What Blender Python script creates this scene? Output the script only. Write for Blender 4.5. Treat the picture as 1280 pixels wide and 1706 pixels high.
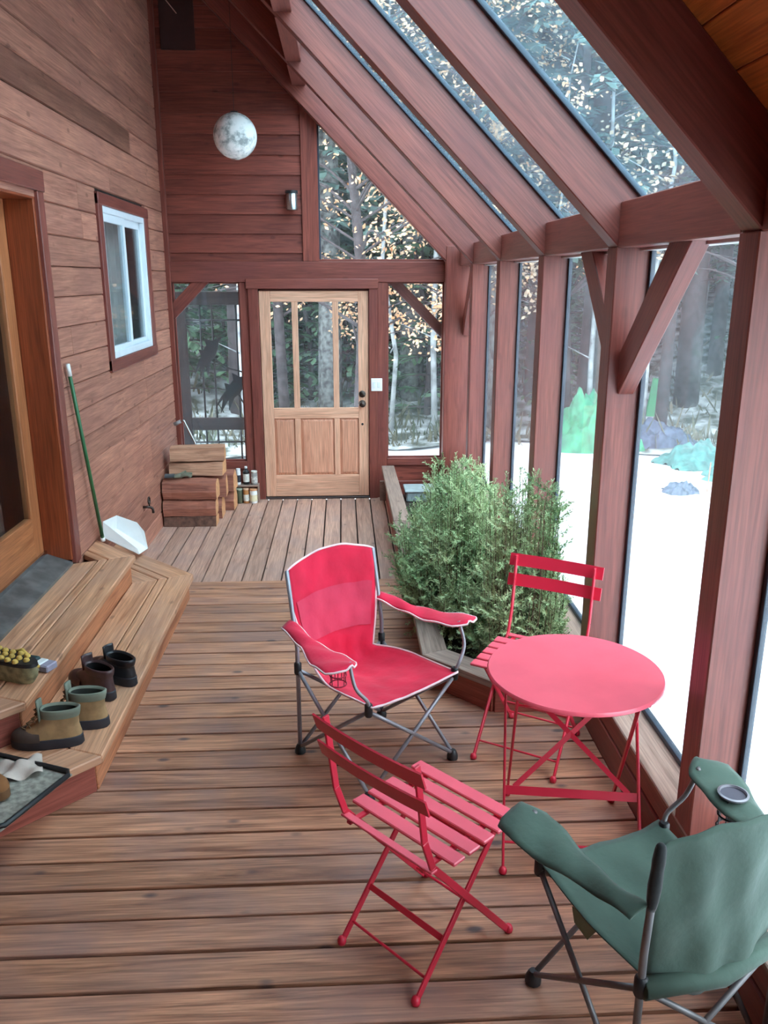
import bpy, bmesh, math, random
from mathutils import Vector, Matrix
for o in list(bpy.data.objects): bpy.data.objects.remove(o)
scn = bpy.context.scene
COL = scn.collection
R = math.radians
random.seed(7)

# ------------------------------------------------------------------ camera
cam = bpy.data.objects.new('camera', bpy.data.cameras.new('camera'))
COL.objects.link(cam)
cam.location = (0, 0, 2.0)
cam.rotation_euler = (R(90 - 15.79), 0, R(-2.81))
cam.data.sensor_fit = 'VERTICAL'
cam.data.sensor_height = 36
cam.data.lens = 36 * 1372 / 1706
cam.data.clip_start = .02
scn.camera = cam
# ------------------------------------------------------------------ overcast sky and exposure
world = bpy.data.worlds.new('overcast_sky'); scn.world = world
world.use_nodes = True
bg = world.node_tree.nodes['Background']
bg.inputs[0].default_value = (.86, .93, 1.0, 1)
bg.inputs[1].default_value = 2.2
vs = scn.view_settings
vs.view_transform = 'Standard'; vs.look = 'None'; vs.gamma = 1; vs.use_curve_mapping = False
vs.exposure = 2.2

# ------------------------------------------------------------------ helpers
def S(r, g, b):
    f = lambda c: (c/255/12.92) if c/255 <= .04045 else ((c/255+.055)/1.055)**2.4
    return (f(r), f(g), f(b), 1)

def tag(o, label=None, cat=None, group=None, kind=None):
    if label: o['label'] = label
    if cat: o['category'] = cat
    if group: o['group'] = group
    if kind: o['kind'] = kind
    return o

def empty(name, loc=(0, 0, 0), rz=0, parent=None):
    o = bpy.data.objects.new(name, None); COL.objects.link(o)
    o.location = loc; o.rotation_euler = (0, 0, rz); o.empty_display_size = .1
    o.parent = parent
    return o

def thing(name, label, cat, loc=(0, 0, 0), rz=0, group=None):
    return tag(empty(name, loc, rz), label, cat, group)

def link(name, me, mat, parent=None, M=None):
    o = bpy.data.objects.new(name, me); COL.objects.link(o)
    if mat and not me.materials: me.materials.append(mat)
    elif mat and me.materials[0] != mat:
        o.material_slots[0].link = 'OBJECT'; o.material_slots[0].material = mat
    o.parent = parent
    if M is not None: o.matrix_basis = M
    return o

_cache = {}
def box_mesh(L, w, h, bev):
    k = (round(L, 4), round(w, 4), round(h, 4), bev)
    if k in _cache: return _cache[k]
    bm = bmesh.new(); bmesh.ops.create_cube(bm, size=1)
    bmesh.ops.scale(bm, vec=(L, w, h), verts=bm.verts)
    b = min(bev, .3*min(L, w, h))
    if b > 0: bmesh.ops.bevel(bm, geom=list(bm.edges), offset=b, segments=1, affect='EDGES')
    me = bpy.data.meshes.new('bar'); bm.to_mesh(me); bm.free(); _cache[k] = me
    return me

def frame_of(p0, p1, up=(0, 0, 1)):
    p0 = Vector(p0); p1 = Vector(p1); x = (p1-p0).normalized(); u = Vector(up)
    if abs(x.dot(u)) > .99: u = Vector((0, 1, 0))
    y = u.cross(x).normalized(); z = x.cross(y)
    M = Matrix((x, y, z)).transposed().to_4x4(); M.translation = (p0+p1)/2
    return M, (p1-p0).length

def beam(name, p0, p1, w, h, mat, parent=None, up=(0, 0, 1), bev=.004):
    M, L = frame_of(p0, p1, up)
    return link(name, box_mesh(L, w, h, bev), mat, parent, M)

def box(name, x0, x1, y0, y1, z0, z1, mat, parent=None, bev=.004, axis=None):
    d = (x1-x0, y1-y0, z1-z0); c = Vector(((x0+x1)/2, (y0+y1)/2, (z0+z1)/2))
    a = 'xyz'.index(axis) if axis else max(range(3), key=lambda i: d[i])
    e = Vector([d[a]/2 if i == a else 0 for i in range(3)])
    if a == 0: w, h, up = d[1], d[2], (0, 0, 1)
    elif a == 1: w, h, up = d[0], d[2], (0, 0, 1)
    else: w, h, up = d[0], d[1], (0, 1, 0)
    return beam(name, c-e, c+e, w, h, mat, parent, up, bev)

class MB:
    def __init__(s): s.v = []; s.f = []
    def add(s, v, f):
        n = len(s.v); s.v += [tuple(p) for p in v]; s.f += [tuple(i+n for i in q) for q in f]; return s
    def box(s, x0, x1, y0, y1, z0, z1):
        return s.add([(x0,y0,z0),(x1,y0,z0),(x1,y1,z0),(x0,y1,z0),(x0,y0,z1),(x1,y0,z1),(x1,y1,z1),(x0,y1,z1)],
                     [(0,3,2,1),(4,5,6,7),(0,1,5,4),(1,2,6,5),(2,3,7,6),(3,0,4,7)])
    def extr(s, pts, vec):
        n = len(pts); vec = Vector(vec); P = [Vector(p) for p in pts]
        return s.add(P+[p+vec for p in P], [tuple(range(n))[::-1], tuple(range(n, 2*n))]+[(i, (i+1)%n, n+(i+1)%n, n+i) for i in range(n)])
    def tube(s, pts, r, n=8, caps=True):
        P = [Vector(p) for p in pts]; rs = r if isinstance(r, (list, tuple)) else [r]*len(P)
        t0 = (P[1]-P[0]).normalized(); a = t0.orthogonal().normalized(); V = []
        for i, p in enumerate(P):
            t = ((P[min(i+1, len(P)-1)]-P[max(i-1, 0)])).normalized()
            a = (a-t*a.dot(t)).normalized(); b = t.cross(a)
            V += [p+(a*math.cos(2*math.pi*k/n)+b*math.sin(2*math.pi*k/n))*rs[i] for k in range(n)]
        F = [(i*n+k, i*n+(k+1)%n, (i+1)*n+(k+1)%n, (i+1)*n+k) for i in range(len(P)-1) for k in range(n)]
        if caps: F += [tuple(range(n))[::-1], tuple(range((len(P)-1)*n, len(P)*n))]
        return s.add(V, F)
    def lathe(s, prof, n=20, c=(0, 0, 0), caps=True):
        V = [(c[0]+r*math.cos(2*math.pi*k/n), c[1]+r*math.sin(2*math.pi*k/n), c[2]+z) for r, z in prof for k in range(n)]
        m = len(prof)
        F = [(i*n+k, i*n+(k+1)%n, (i+1)*n+(k+1)%n, (i+1)*n+k) for i in range(m-1) for k in range(n)]
        if caps: F += [tuple(range(n))[::-1], tuple(range((m-1)*n, m*n))]
        return s.add(V, F)
    def grid(s, fn, nu, nv, closed=False):
        V = [fn(i/nu, j/nv) for i in range(nu+1) for j in range(nv+1)]
        F = [(i*(nv+1)+j, (i+1)*(nv+1)+j, (i+1)*(nv+1)+j+1, i*(nv+1)+j+1) for i in range(nu) for j in range(nv)]
        return s.add(V, F)
    def mesh(s, smooth=False, name='m', bev=0):
        me = bpy.data.meshes.new(name); me.from_pydata(s.v, [], s.f); me.update()
        if bev:
            bm = bmesh.new(); bm.from_mesh(me); bmesh.ops.recalc_face_normals(bm, faces=bm.faces)
            ed = [e for e in bm.edges if len(e.link_faces) == 2 and e.calc_face_angle(0) > .5]
            bmesh.ops.bevel(bm, geom=ed, offset=bev, segments=1, affect='EDGES'); bm.to_mesh(me); bm.free()
        else:
            bm = bmesh.new(); bm.from_mesh(me); bmesh.ops.recalc_face_normals(bm, faces=bm.faces); bm.to_mesh(me); bm.free()
        if smooth:
            me.polygons.foreach_set('use_smooth', [True]*len(me.polygons))
            if smooth == 'auto':
                bm = bmesh.new(); bm.from_mesh(me)
                for e in bm.edges:
                    if len(e.link_faces) == 2 and e.calc_face_angle(0) > .7: e.smooth = False
                bm.to_mesh(me); bm.free()
        return me
    def build(s, name, mat, parent=None, smooth=False, bev=0, M=None):
        return link(name, s.mesh(smooth, name, bev), mat, parent, M)

def arc(c, r, a0, a1, n, f):
    return [f(c, r, R(a0+(a1-a0)*i/n)) for i in range(n+1)]

def spline(pts, n=6):
    P = [Vector(p) for p in pts]; out = []
    for i in range(len(P)-1):
        a, b, c, d = P[max(i-1, 0)], P[i], P[i+1], P[min(i+2, len(P)-1)]
        for k in range(n):
            t = k/n
            out.append(.5*((2*b)+(c-a)*t+(2*a-5*b+4*c-d)*t*t+(3*b-a-3*c+d)*t**3))
    return out+[P[-1]]

# ------------------------------------------------------------------ materials
def nodes(name):
    m = bpy.data.materials.new(name); m.use_nodes = True; t = m.node_tree
    return m, t, t.nodes, t.links, t.nodes['Principled BSDF']

def N(t, kind, **kw):
    n = t.nodes.new(kind)
    for k, v in kw.items():
        if k.startswith('i_'):
            key = k[2:]; key = int(key) if key.isdigit() else key.replace('_', ' ')
            n.inputs[key].default_value = v
        else: setattr(n, k, v)
    return n

def ramp(t, stops):
    n = t.nodes.new('ShaderNodeValToRGB'); e = n.color_ramp.elements
    while len(e) < len(stops): e.new(.5)
    for q, (p, c) in zip(e, stops): q.position = p; q.color = c if len(c) == 4 else (*c, 1)
    return n

def offset_coords(t):
    tc = N(t, 'ShaderNodeTexCoord'); oi = N(t, 'ShaderNodeObjectInfo')
    mul = N(t, 'ShaderNodeMath', operation='MULTIPLY', i_1=57.0); t.links.new(oi.outputs['Random'], mul.inputs[0])
    add = N(t, 'ShaderNodeVectorMath', operation='ADD')
    t.links.new(tc.outputs['Object'], add.inputs[0]); t.links.new(mul.outputs[0], add.inputs[1])
    return add, oi

def wood(name, light, dark, rough=.6, knots=.5, knot_col=None, stain=None, stain_amt=.5, var=.3, grain=1., bump=.25, spec=.35, fine=(.74, 1.14)):
    m, t, nd, lk, b = nodes(name)
    co, oi = offset_coords(t)
    mp = N(t, 'ShaderNodeMapping'); mp.inputs['Scale'].default_value = (.9*grain, 13*grain, 13*grain)
    lk.new(co.outputs[0], mp.inputs[0])
    n1 = N(t, 'ShaderNodeTexNoise', i_Scale=1.7, i_Detail=6.0, i_Roughness=.62, i_Distortion=1.1); lk.new(mp.outputs[0], n1.inputs['Vector'])
    r1 = ramp(t, [(.3, dark), (.48, tuple((a*.45+c*.55) for a, c in zip(dark, light))), (.72, light)]); lk.new(n1.outputs[0], r1.inputs[0])
    mp2 = N(t, 'ShaderNodeMapping'); mp2.inputs['Scale'].default_value = (3, 90, 90); lk.new(co.outputs[0], mp2.inputs[0])
    n2 = N(t, 'ShaderNodeTexNoise', i_Scale=1.5, i_Detail=3.0); lk.new(mp2.outputs[0], n2.inputs['Vector'])
    fn = N(t, 'ShaderNodeMapRange', i_1=.32, i_2=.66, i_3=fine[0], i_4=fine[1]); lk.new(n2.outputs[0], fn.inputs[0])
    mul = N(t, 'ShaderNodeMix', data_type='RGBA', blend_type='MULTIPLY'); mul.inputs[0].default_value = 1
    lk.new(r1.outputs[0], mul.inputs[6]); lk.new(fn.outputs[0], mul.inputs[7])
    cur = mul.outputs[2]
    if stain:
        n3 = N(t, 'ShaderNodeTexNoise', i_Scale=2.2, i_Detail=4.0, i_Roughness=.6); lk.new(co.outputs[0], n3.inputs['Vector'])
        mr = N(t, 'ShaderNodeMapRange', i_1=.42, i_2=.68, i_3=0.0, i_4=stain_amt); lk.new(n3.outputs[0], mr.inputs[0])
        mx = N(t, 'ShaderNodeMix', data_type='RGBA'); lk.new(mr.outputs[0], mx.inputs[0]); lk.new(cur, mx.inputs[6]); mx.inputs[7].default_value = stain
        cur = mx.outputs[2]
    if knots:
        mp3 = N(t, 'ShaderNodeMapping'); mp3.inputs['Scale'].default_value = (3.6, 7, 7); lk.new(co.outputs[0], mp3.inputs[0])
        vo = N(t, 'ShaderNodeTexVoronoi', i_Scale=1.0); lk.new(mp3.outputs[0], vo.inputs['Vector'])
        mr = N(t, 'ShaderNodeMapRange', i_1=.06, i_2=.13, i_3=knots, i_4=0.0); lk.new(vo.outputs['Distance'], mr.inputs[0])
        mx = N(t, 'ShaderNodeMix', data_type='RGBA'); lk.new(mr.outputs[0], mx.inputs[0]); lk.new(cur, mx.inputs[6])
        mx.inputs[7].default_value = knot_col or tuple(c*.35 for c in dark[:3])+(1,)
        cur = mx.outputs[2]
    hs = N(t, 'ShaderNodeHueSaturation'); lk.new(cur, hs.inputs['Color'])
    mr = N(t, 'ShaderNodeMapRange', i_3=1-var/2, i_4=1+var/2); lk.new(oi.outputs['Random'], mr.inputs[0]); lk.new(mr.outputs[0], hs.inputs['Value'])
    lk.new(hs.outputs[0], b.inputs['Base Color'])
    b.inputs['Roughness'].default_value = rough; b.inputs['Specular IOR Level'].default_value = spec
    bp = N(t, 'ShaderNodeBump', i_Strength=bump, i_Distance=.004); lk.new(n1.outputs[0], bp.inputs['Height']); lk.new(bp.outputs[0], b.inputs['Normal'])
    return m

def plain(name, c, rough=.5, metal=0., spec=.5, var=.12, scale=12., bump=0., coat=0., sheen=0., c2=None, mid=.5):
    m, t, nd, lk, b = nodes(name)
    co, oi = offset_coords(t)
    n1 = N(t, 'ShaderNodeTexNoise', i_Scale=scale, i_Detail=4.0); lk.new(co.outputs[0], n1.inputs['Vector'])
    lo = c2 or tuple(x*(1-var) for x in c[:3])+(1,); hi = c if c2 else tuple(min(1, x*(1+var)) for x in c[:3])+(1,)
    r1 = ramp(t, [(mid-.15, lo), (mid+.15, hi)]); lk.new(n1.outputs[0], r1.inputs[0]); lk.new(r1.outputs[0], b.inputs['Base Color'])
    b.inputs['Roughness'].default_value = rough; b.inputs['Metallic'].default_value = metal; b.inputs['Specular IOR Level'].default_value = spec
    b.inputs['Coat Weight'].default_value = coat; b.inputs['Sheen Weight'].default_value = sheen
    if bump:
        bp = N(t, 'ShaderNodeBump', i_Strength=bump, i_Distance=.004); lk.new(n1.outputs[0], bp.inputs['Height']); lk.new(bp.outputs[0], b.inputs['Normal'])
    return m

def fabric(name, c, rough=.75, weave=500., alpha=None, var=.12):
    m = plain(name, c, rough, var=var, scale=7., sheen=.15, spec=.3)
    t = m.node_tree; b = t.nodes['Principled BSDF']
    tc = N(t, 'ShaderNodeTexCoord'); n = N(t, 'ShaderNodeTexNoise', i_Scale=9.0, i_Detail=5.0); t.links.new(tc.outputs['Object'], n.inputs['Vector'])
    bp = N(t, 'ShaderNodeBump', i_Strength=.35, i_Distance=.02); t.links.new(n.outputs[0], bp.inputs['Height']); t.links.new(bp.outputs[0], b.inputs['Normal'])
    if alpha is not None: b.inputs['Alpha'].default_value = alpha
    return m

def glass(name, tint=(.93, .97, .98), haze=0., hazecol=(.6, .72, .78), refl=.55):
    m = bpy.data.materials.new(name); m.use_nodes = True; t = m.node_tree; t.nodes.clear(); lk = t.links
    out = N(t, 'ShaderNodeOutputMaterial'); tr = N(t, 'ShaderNodeBsdfTransparent'); tr.inputs[0].default_value = (*tint, 1)
    gl = N(t, 'ShaderNodeBsdfGlossy', i_Roughness=.03); lw = N(t, 'ShaderNodeLayerWeight', i_Blend=.5)
    pw = N(t, 'ShaderNodeMath', operation='POWER', i_1=4.0); lk.new(lw.outputs['Facing'], pw.inputs[0])
    mr = N(t, 'ShaderNodeMapRange', i_3=.04, i_4=refl); lk.new(pw.outputs[0], mr.inputs[0])
    mx = N(t, 'ShaderNodeMixShader'); lk.new(mr.outputs[0], mx.inputs[0]); lk.new(tr.outputs[0], mx.inputs[1]); lk.new(gl.outputs[0], mx.inputs[2])
    res = mx
    if haze:
        tl = N(t, 'ShaderNodeBsdfTranslucent'); tl.inputs[0].default_value = (*hazecol, 1)
        co = N(t, 'ShaderNodeTexCoord'); nz = N(t, 'ShaderNodeTexNoise', i_Scale=5.0, i_Detail=6.0); lk.new(co.outputs['Object'], nz.inputs['Vector'])
        m2 = N(t, 'ShaderNodeMapRange', i_1=.3, i_2=.7, i_3=haze*.6, i_4=haze*1.4); lk.new(nz.outputs[0], m2.inputs[0])
        mh = N(t, 'ShaderNodeMixShader'); lk.new(m2.outputs[0], mh.inputs[0]); lk.new(mx.outputs[0], mh.inputs[1]); lk.new(tl.outputs[0], mh.inputs[2]); res = mh
    lk.new(res.outputs[0], out.inputs[0])
    return m

W_SIDE = wood('cedar_siding', S(192, 134, 112), S(142, 90, 76), .6, .5, S(84, 46, 36), stain=S(146, 98, 88), stain_amt=.45, var=.3)
W_FAR = wood('dark_stained_siding', S(146, 76, 62), S(104, 50, 44), .55, .4, S(52, 24, 20), var=.4)
W_BEAM = wood('stained_timber', S(142, 78, 66), S(106, 50, 44), .38, .25, S(58, 26, 26), stain=S(116, 62, 62), stain_amt=.4, var=.14, grain=.8, bump=.1, spec=.55)
W_ROOF = wood('roof_board', S(204, 118, 56), S(164, 84, 38), .55, .3, var=.15)
W_DECK = wood('weathered_deck', S(206, 150, 118), S(116, 74, 56), .5, .8, S(70, 62, 66), stain=S(136, 110, 106), stain_amt=.6, var=.34, bump=.6, spec=.45, fine=(.62, 1.2))
W_DECKF = wood('weathered_far_deck', S(204, 164, 144), S(150, 112, 98), .5, .5, S(84, 68, 66), stain=S(156, 132, 126), stain_amt=.6, var=.24, bump=.4, spec=.45, fine=(.72, 1.15))
W_TREAD = wood('step_tread', S(218, 164, 128), S(160, 108, 78), .5, .5, S(96, 66, 54), stain=S(180, 142, 122), stain_amt=.5, var=.12)
W_RISER = wood('red_stained_riser', S(164, 90, 76), S(120, 60, 52), .55, .2, var=.1)
W_RISERL = wood('window_lit_riser', S(206, 138, 100), S(156, 94, 66), .5, .2, var=.1)  # long-side risers: light from the window wall put into a lighter colour
W_DOOR = wood('fir_door', S(230, 182, 154), S(206, 152, 124), .45, .12, S(150, 90, 62), var=.08, grain=1.2, bump=.08)
W_ORANGE = wood('varnished_fir', S(190, 122, 80), S(154, 90, 56), .4, .1, var=.1, bump=.08)
W_JAMB = wood('red_varnished_fir', S(152, 74, 42), S(120, 52, 28), .4, .1, var=.1, bump=.08)
W_GREY = wood('grey_plank', S(164, 140, 126), S(120, 98, 88), .65, .4, stain=S(130, 112, 106), var=.15)
W_LOG = wood('split_log', S(202, 156, 128), S(150, 106, 84), .7, .3, var=.2, bump=.6)
W_LOGR = wood('red_split_log', S(176, 114, 94), S(122, 74, 62), .7, .3, var=.2, bump=.6)
W_LOGEND = plain('log_end', S(206, 152, 108), .8, var=.2, scale=30)
M_BARK = plain('log_bark', S(96, 66, 54), .9, var=.35, scale=25, bump=.6)
M_GLASS = glass('window_glass', (.93, .97, .98), .03)
M_ROOFGLASS = glass('dusty_roof_glass', (.80, .92, .96), .035, (.45, .68, .8))
M_GASKET = plain('dark_gasket', S(44, 56, 70), .5)
M_FLASH = plain('pale_metal_flashing', S(205, 205, 205), .35, .6)
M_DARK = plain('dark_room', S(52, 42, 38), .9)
M_UNDER = plain('gap_shade', S(14, 10, 8), .95)  # near-black colour standing in for shade in the deck gaps
M_VINYL = plain('white_vinyl', S(222, 232, 240), .35, var=.02)
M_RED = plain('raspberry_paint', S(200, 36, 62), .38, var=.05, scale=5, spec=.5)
M_PINKTOP = plain('skylit_raspberry_paint', S(232, 96, 114), .27, var=.05, scale=6, spec=.5)  # lit copy of the red paint, sky highlight put into the colour
M_REDFAB = fabric('red_polyester', S(206, 22, 62))
M_REDMESH = fabric('red_mesh', S(198, 52, 82), .8)
M_PIPE = fabric('white_piping', S(232, 200, 204))
M_STEEL = plain('grey_tube_steel', S(150, 150, 158), .4, .4)
M_STEELD = plain('dark_tube_steel', S(118, 116, 118), .45, .4)
M_BLACK = plain('black_plastic', S(30, 32, 36), .45)
M_GREENFAB = fabric('green_polyester', S(70, 92, 82))
M_GREENDK = fabric('dark_green_polyester', S(52, 78, 74))
M_GREENLT = fabric('pale_green_polyester', S(108, 134, 110))
M_DARKCLOTH = fabric('black_webbing', S(34, 38, 40))
M_SILL = plain('grey_threshold', S(120, 122, 122), .4, .5, var=.35, scale=8)
M_BRASS = plain('aged_brass', S(74, 66, 62), .35, .9)
M_CHROME = plain('brushed_steel', S(190, 196, 200), .25, 1.)
M_WHITE = plain('white_plastic', S(232, 234, 234), .4, var=.03)
M_SNOW = plain('snow', (.86, .9, .94, 1), .8, var=.03, scale=3, bump=.4)
M_SOIL = plain('dark_soil', S(52, 42, 36), .95, var=.4, scale=40, bump=.8)

# ================================================================== SETTING
XL, XR, YF, ZF = -1.665, 1.107, 8.22, -.163
YB = -.9                                          # wall behind the camera
XG = 1.25                                         # plane of the glass
K0, K1 = 3.24, 3.507                              # roof: underside and top of rafters, x + z
POSTS = [(-.23, -.11), (1.0, 1.12), (2.25, 2.366), (3.43, 3.55), (4.68, 4.8), (5.98, 6.1), (7.23, 7.35)]

# ---- floor
floor = tag(empty('floor'), kind='structure')
MB().box(XL-.3, XG, YB-.1, 5.36, -.2, -.05).build('gap_shade_sheet', M_UNDER, floor)  # dark sheet added beneath the boards so their gaps read as shade
MB().box(XL-.3, XG, 5.36, YF+.1, -.4, ZF-.05).build('gap_shade_sheet', M_UNDER, floor)
y = 5.37; i = 0
while y > YB:
    L = XR-XL-.004; d = random.uniform(-.0015, .0015)
    o = beam('deck_board', (XL+.002, y-.0675, -.019+d), (XR-.002, y-.0675, -.019+d), .129, .038, W_DECK, floor, bev=.0025)
    y -= .142; i += 1
beam('deck_edge', (XL+.3, 5.378, -.1), (.40, 5.378, -.1), .016, .125, W_RISER, floor)
x = XL+.075
while x < .5:
    d = random.uniform(-.001, .001)
    beam('deck_board', (x, 5.39, ZF-.019+d), (x, YF-.01, ZF-.019+d), .1365, .038, W_DECKF, floor, bev=.0025)
    x += .1475

# ---- lap siding
def lap_mesh(L, h, flat=False, tb=.026, tt=.008):
    k = ('lap', round(L, 3), round(h, 4), flat)
    if k not in _cache:
        if flat: mb = MB().extr([(-L/2, 0, -h/2+.002), (-L/2, -.012, -h/2+.002), (-L/2, -.022, -h/2+.007), (-L/2, -.021, h/2-.008), (-L/2, -.012, h/2-.001), (-L/2, 0, h/2-.001)], (L, 0, 0))
        else: mb = MB().extr([(-L/2, 0, -h/2), (-L/2, -tb, -h/2), (-L/2, -tb+.002, -h/2+.012), (-L/2, -tt, h/2), (-L/2, 0, h/2)], (L, 0, 0))
        _cache[k] = mb.mesh(bev=.0)
    return _cache[k]

def lap_run(a, b, z, h, put, mat, parent, cuts, flat=False):
    ends = [a]+[c for c in cuts if a+.25 < c < b-.25]+[b]
    for p, q in zip(ends, ends[1:]):
        L = q-p-.003
        link('siding_board', lap_mesh(L, h, flat), mat, parent, put((p+q)/2, z))

# ---- left wall
DZ0, DZ1, DY0, DY1 = .33, 2.44, 2.95, 4.84        # sliding door opening
WY0, WY1, WZ0, WZ1 = 6.04, 7.40, 1.40, 2.53       # window opening
mb = MB(); xa, xb = XL-.16, XL
for q in ((YB-.1, DY0, -.4, 5.3), (DY0, DY1, -.4, DZ0-.02), (DY0, DY1, DZ1, 5.3), (DY1, WY0, -.4, 5.3), (WY0, WY1, -.4, WZ0), (WY0, WY1, WZ1, 5.3), (WY1, YF+.2, -.4, 5.3)):
    mb.box(xa, xb-.012, *q)
wall_left = tag(mb.build('wall_left', M_DARK), kind='structure')
putL = lambda c, z: Matrix.Translation((XL-.012, c, z)) @ Matrix.Rotation(R(90), 4, 'Z')
h = .1745; z = 1.548-h*10
rnd = random.Random(3)
while z < 5.1:
    zc = z+h/2; cuts = [rnd.uniform(YB, YF) for _ in range(2)]
    if abs(zc-.72) < .4: cuts.append(7.05)
    segs = [(YB, YF)]
    def cut(segs, a, b):
        out = []
        for p, q in segs:
            if p < a: out.append((p, min(q, a)))
            if q > b: out.append((max(p, b), q))
        return out
    if zc < 2.50: segs = cut(segs, DY0-.09, DY1+.085)
    if WZ0-.06 < zc < WZ1+.04: segs = cut(segs, WY0-.03, WY1+.05)
    if zc < 0: segs = [(5.39, YF)]
    for p, q in segs:
        if q-p > .05: lap_run(p, q, zc, h, putL, W_SIDE, wall_left, cuts, True)
    z += h
trim = tag(empty('trim_1'), kind='structure')       # corner board
box('corner_board', XL, XL+.05, YF-.07, YF, ZF, 5.0, W_FAR, trim)

# ---- sliding door in left wall
door2 = tag(empty('door_2'), kind='structure')
box('jamb', XL-.155, XL+.008, DY1-.028, DY1, .36, DZ1, W_JAMB, door2)
box('jamb', XL-.155, XL+.008, DY0, DY0+.028, .36, DZ1, W_JAMB, door2)
box('head_jamb', XL-.155, XL+.008, DY0, DY1, DZ1-.025, DZ1, W_JAMB, door2)
box('casing', XL-.002, XL+.03, DY1-.008, DY1+.085, .335, DZ1+.02, W_BEAM, door2)
box('casing', XL-.002, XL+.03, DY0-.085, DY0+.008, .335, DZ1+.02, W_BEAM, door2)
box('head_casing', XL-.002, XL+.034, DY0-.1, DY1+.1, DZ1+.02, DZ1+.13, W_BEAM, door2)
MB().extr([(XL+.012, DY0+.03, .332), (XL+.012, DY0+.03, .35), (XL-.14, DY0+.03, .405), (XL-.17, DY0+.03, .405), (XL-.17, DY0+.03, .3), (XL-.01, DY0+.03, .3)], (0, DY1-DY0-.06, 0)).build('threshold', M_SILL, door2)
MB().box(XL-.150, XL-.135, DY0+.03, DY1-.03, .40, .425).build('sill_track', M_CHROME, door2)
xs0, xs1 = XL-.2, XL-.155
box('stile', xs0, xs1, DY1-.15, DY1-.02, .41, DZ1-.02, W_ORANGE, door2)
box('stile', xs0, xs1, DY0+.02, DY0+.15, .41, DZ1-.02, W_ORANGE, door2)
box('bottom_rail', xs0, xs1+.002, DY0+.15, DY1-.15, .41, .66, W_ORANGE, door2)
box('top_rail', xs0, xs1+.002, DY0+.15, DY1-.15, DZ1-.14, DZ1-.02, W_ORANGE, door2)
MB().box(XL-.183, XL-.175, DY0+.15, DY1-.15, .66, DZ1-.14).build('glass_pane', M_GLASS, door2)
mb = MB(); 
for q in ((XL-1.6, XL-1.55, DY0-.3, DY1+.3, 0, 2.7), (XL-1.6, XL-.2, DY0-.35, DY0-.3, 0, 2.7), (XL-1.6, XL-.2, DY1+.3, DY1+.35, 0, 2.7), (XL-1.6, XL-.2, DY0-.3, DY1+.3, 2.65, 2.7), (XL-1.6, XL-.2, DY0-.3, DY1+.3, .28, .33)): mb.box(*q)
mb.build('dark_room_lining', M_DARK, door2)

# ---- white window in left wall
win1 = tag(empty('window_1'), kind='structure')
for q in ((XL-.01, XL+.03, WY0-.05, WY0+.05, WZ0-.03, WZ1+.03), (XL-.01, XL+.03, WY1-.05, WY1+.07, WZ0-.03, WZ1+.03)): box('casing', *q, W_BEAM, win1)
box('head_casing', XL-.01, XL+.034, WY0-.05, WY1+.07, WZ1-.04, WZ1+.04, W_BEAM, win1)
box('apron', XL-.01, XL+.034, WY0-.05, WY1+.07, WZ0-.04, WZ0+.045, W_BEAM, win1)
a, b, c, d = WY0+.05, WY1-.05, WZ0+.045, WZ1-.04
for q in ((a, b, c, c+.05), (a, b, d-.045, d), (a, a+.035, c, d), (b-.035, b, c, d)): box('frame_bar', XL-.04, XL+.022, *q, M_VINYL, win1)
m_ = (a+b)/2
for (p, q, x_) in ((a+.035, m_+.03, XL-.005), (m_-.03, b-.035, XL-.022)):
    s_ = empty('sash', parent=win1)
    for r_ in ((p, q, c+.05, c+.085), (p, q, d-.1, d-.045), (p, p+.05, c+.05, d-.045), (q-.05, q, c+.05, d-.045)): box('sash_bar', x_-.012, x_+.012, *r_, M_VINYL, s_, bev=.003)
    MB().box(x_-.003, x_+.003, p+.05, q-.05, c+.085, d-.1).build('glass_pane', M_GLASS, s_)
mb = MB()
for q in ((XL-1.3, XL-1.25, WY0-.3, WY1+.3, 1, 2.8), (XL-1.3, XL-.17, WY0-.35, WY0-.3, 1, 2.8), (XL-1.3, XL-.17, WY1+.3, WY1+.35, 1, 2.8), (XL-1.3, XL-.17, WY0-.3, WY1+.3, 2.75, 2.8), (XL-1.3, XL-.17, WY0-.3, WY1+.3, 1, 1.05)): mb.box(*q)
mb.build('dark_room_lining', M_DARK, win1)
mb = MB(); mb.grid(lambda u, v: (XL-.2+.02*math.sin(u*60), WY0-.1+u*(WY1-WY0+.2), 1.2+1.4*v), 90, 2); mb.build('curtain', fabric('grey_curtain', S(168, 160, 156)), win1, True)

# ---- far wall
wall_far = tag(empty('wall_far'), kind='structure')
mb = MB().extr([(XL, YF+.012, 2.0), (-.25, YF+.012, 2.0), (-.25, YF+.012, 3.6), (XL, YF+.012, 5.2)], (0, .1, 0)).build('wall_sheathing', M_DARK, wall_far)
putF = lambda c, z: Matrix.Translation((c, YF+.012, z))
z = 2.162-.172*.55; k = 0
while z < 5.0:
    zc = z+.086; xr = min(-.3, 3.42-zc)
    if xr-XL > .3: lap_run(XL+.04, xr, zc, .172, putF, W_FAR, wall_far, [])
    z += .172
box('header_beam', XL+.01, .995, YF-.04, YF+.12, 1.972, 2.161, W_BEAM, wall_far)
box('window_trim', -.367, -.212, YF-.025, YF+.1, 2.161, 3.62, W_FAR, wall_far, axis='z')
box('corner_post', .985, XG-.01, YF-.16, YF+.05, ZF, 2.30, W_BEAM, wall_far)
box('side_post', XL, -1.615, YF-.03, YF+.1, ZF, 1.972, W_BEAM, wall_far)
box('side_post', -.983, -.900, YF-.03, YF+.1, ZF, 1.972, W_BEAM, wall_far)
box('side_post', .338, .434, YF-.03, YF+.1, ZF, 1.972, W_BEAM, wall_far)
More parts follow.
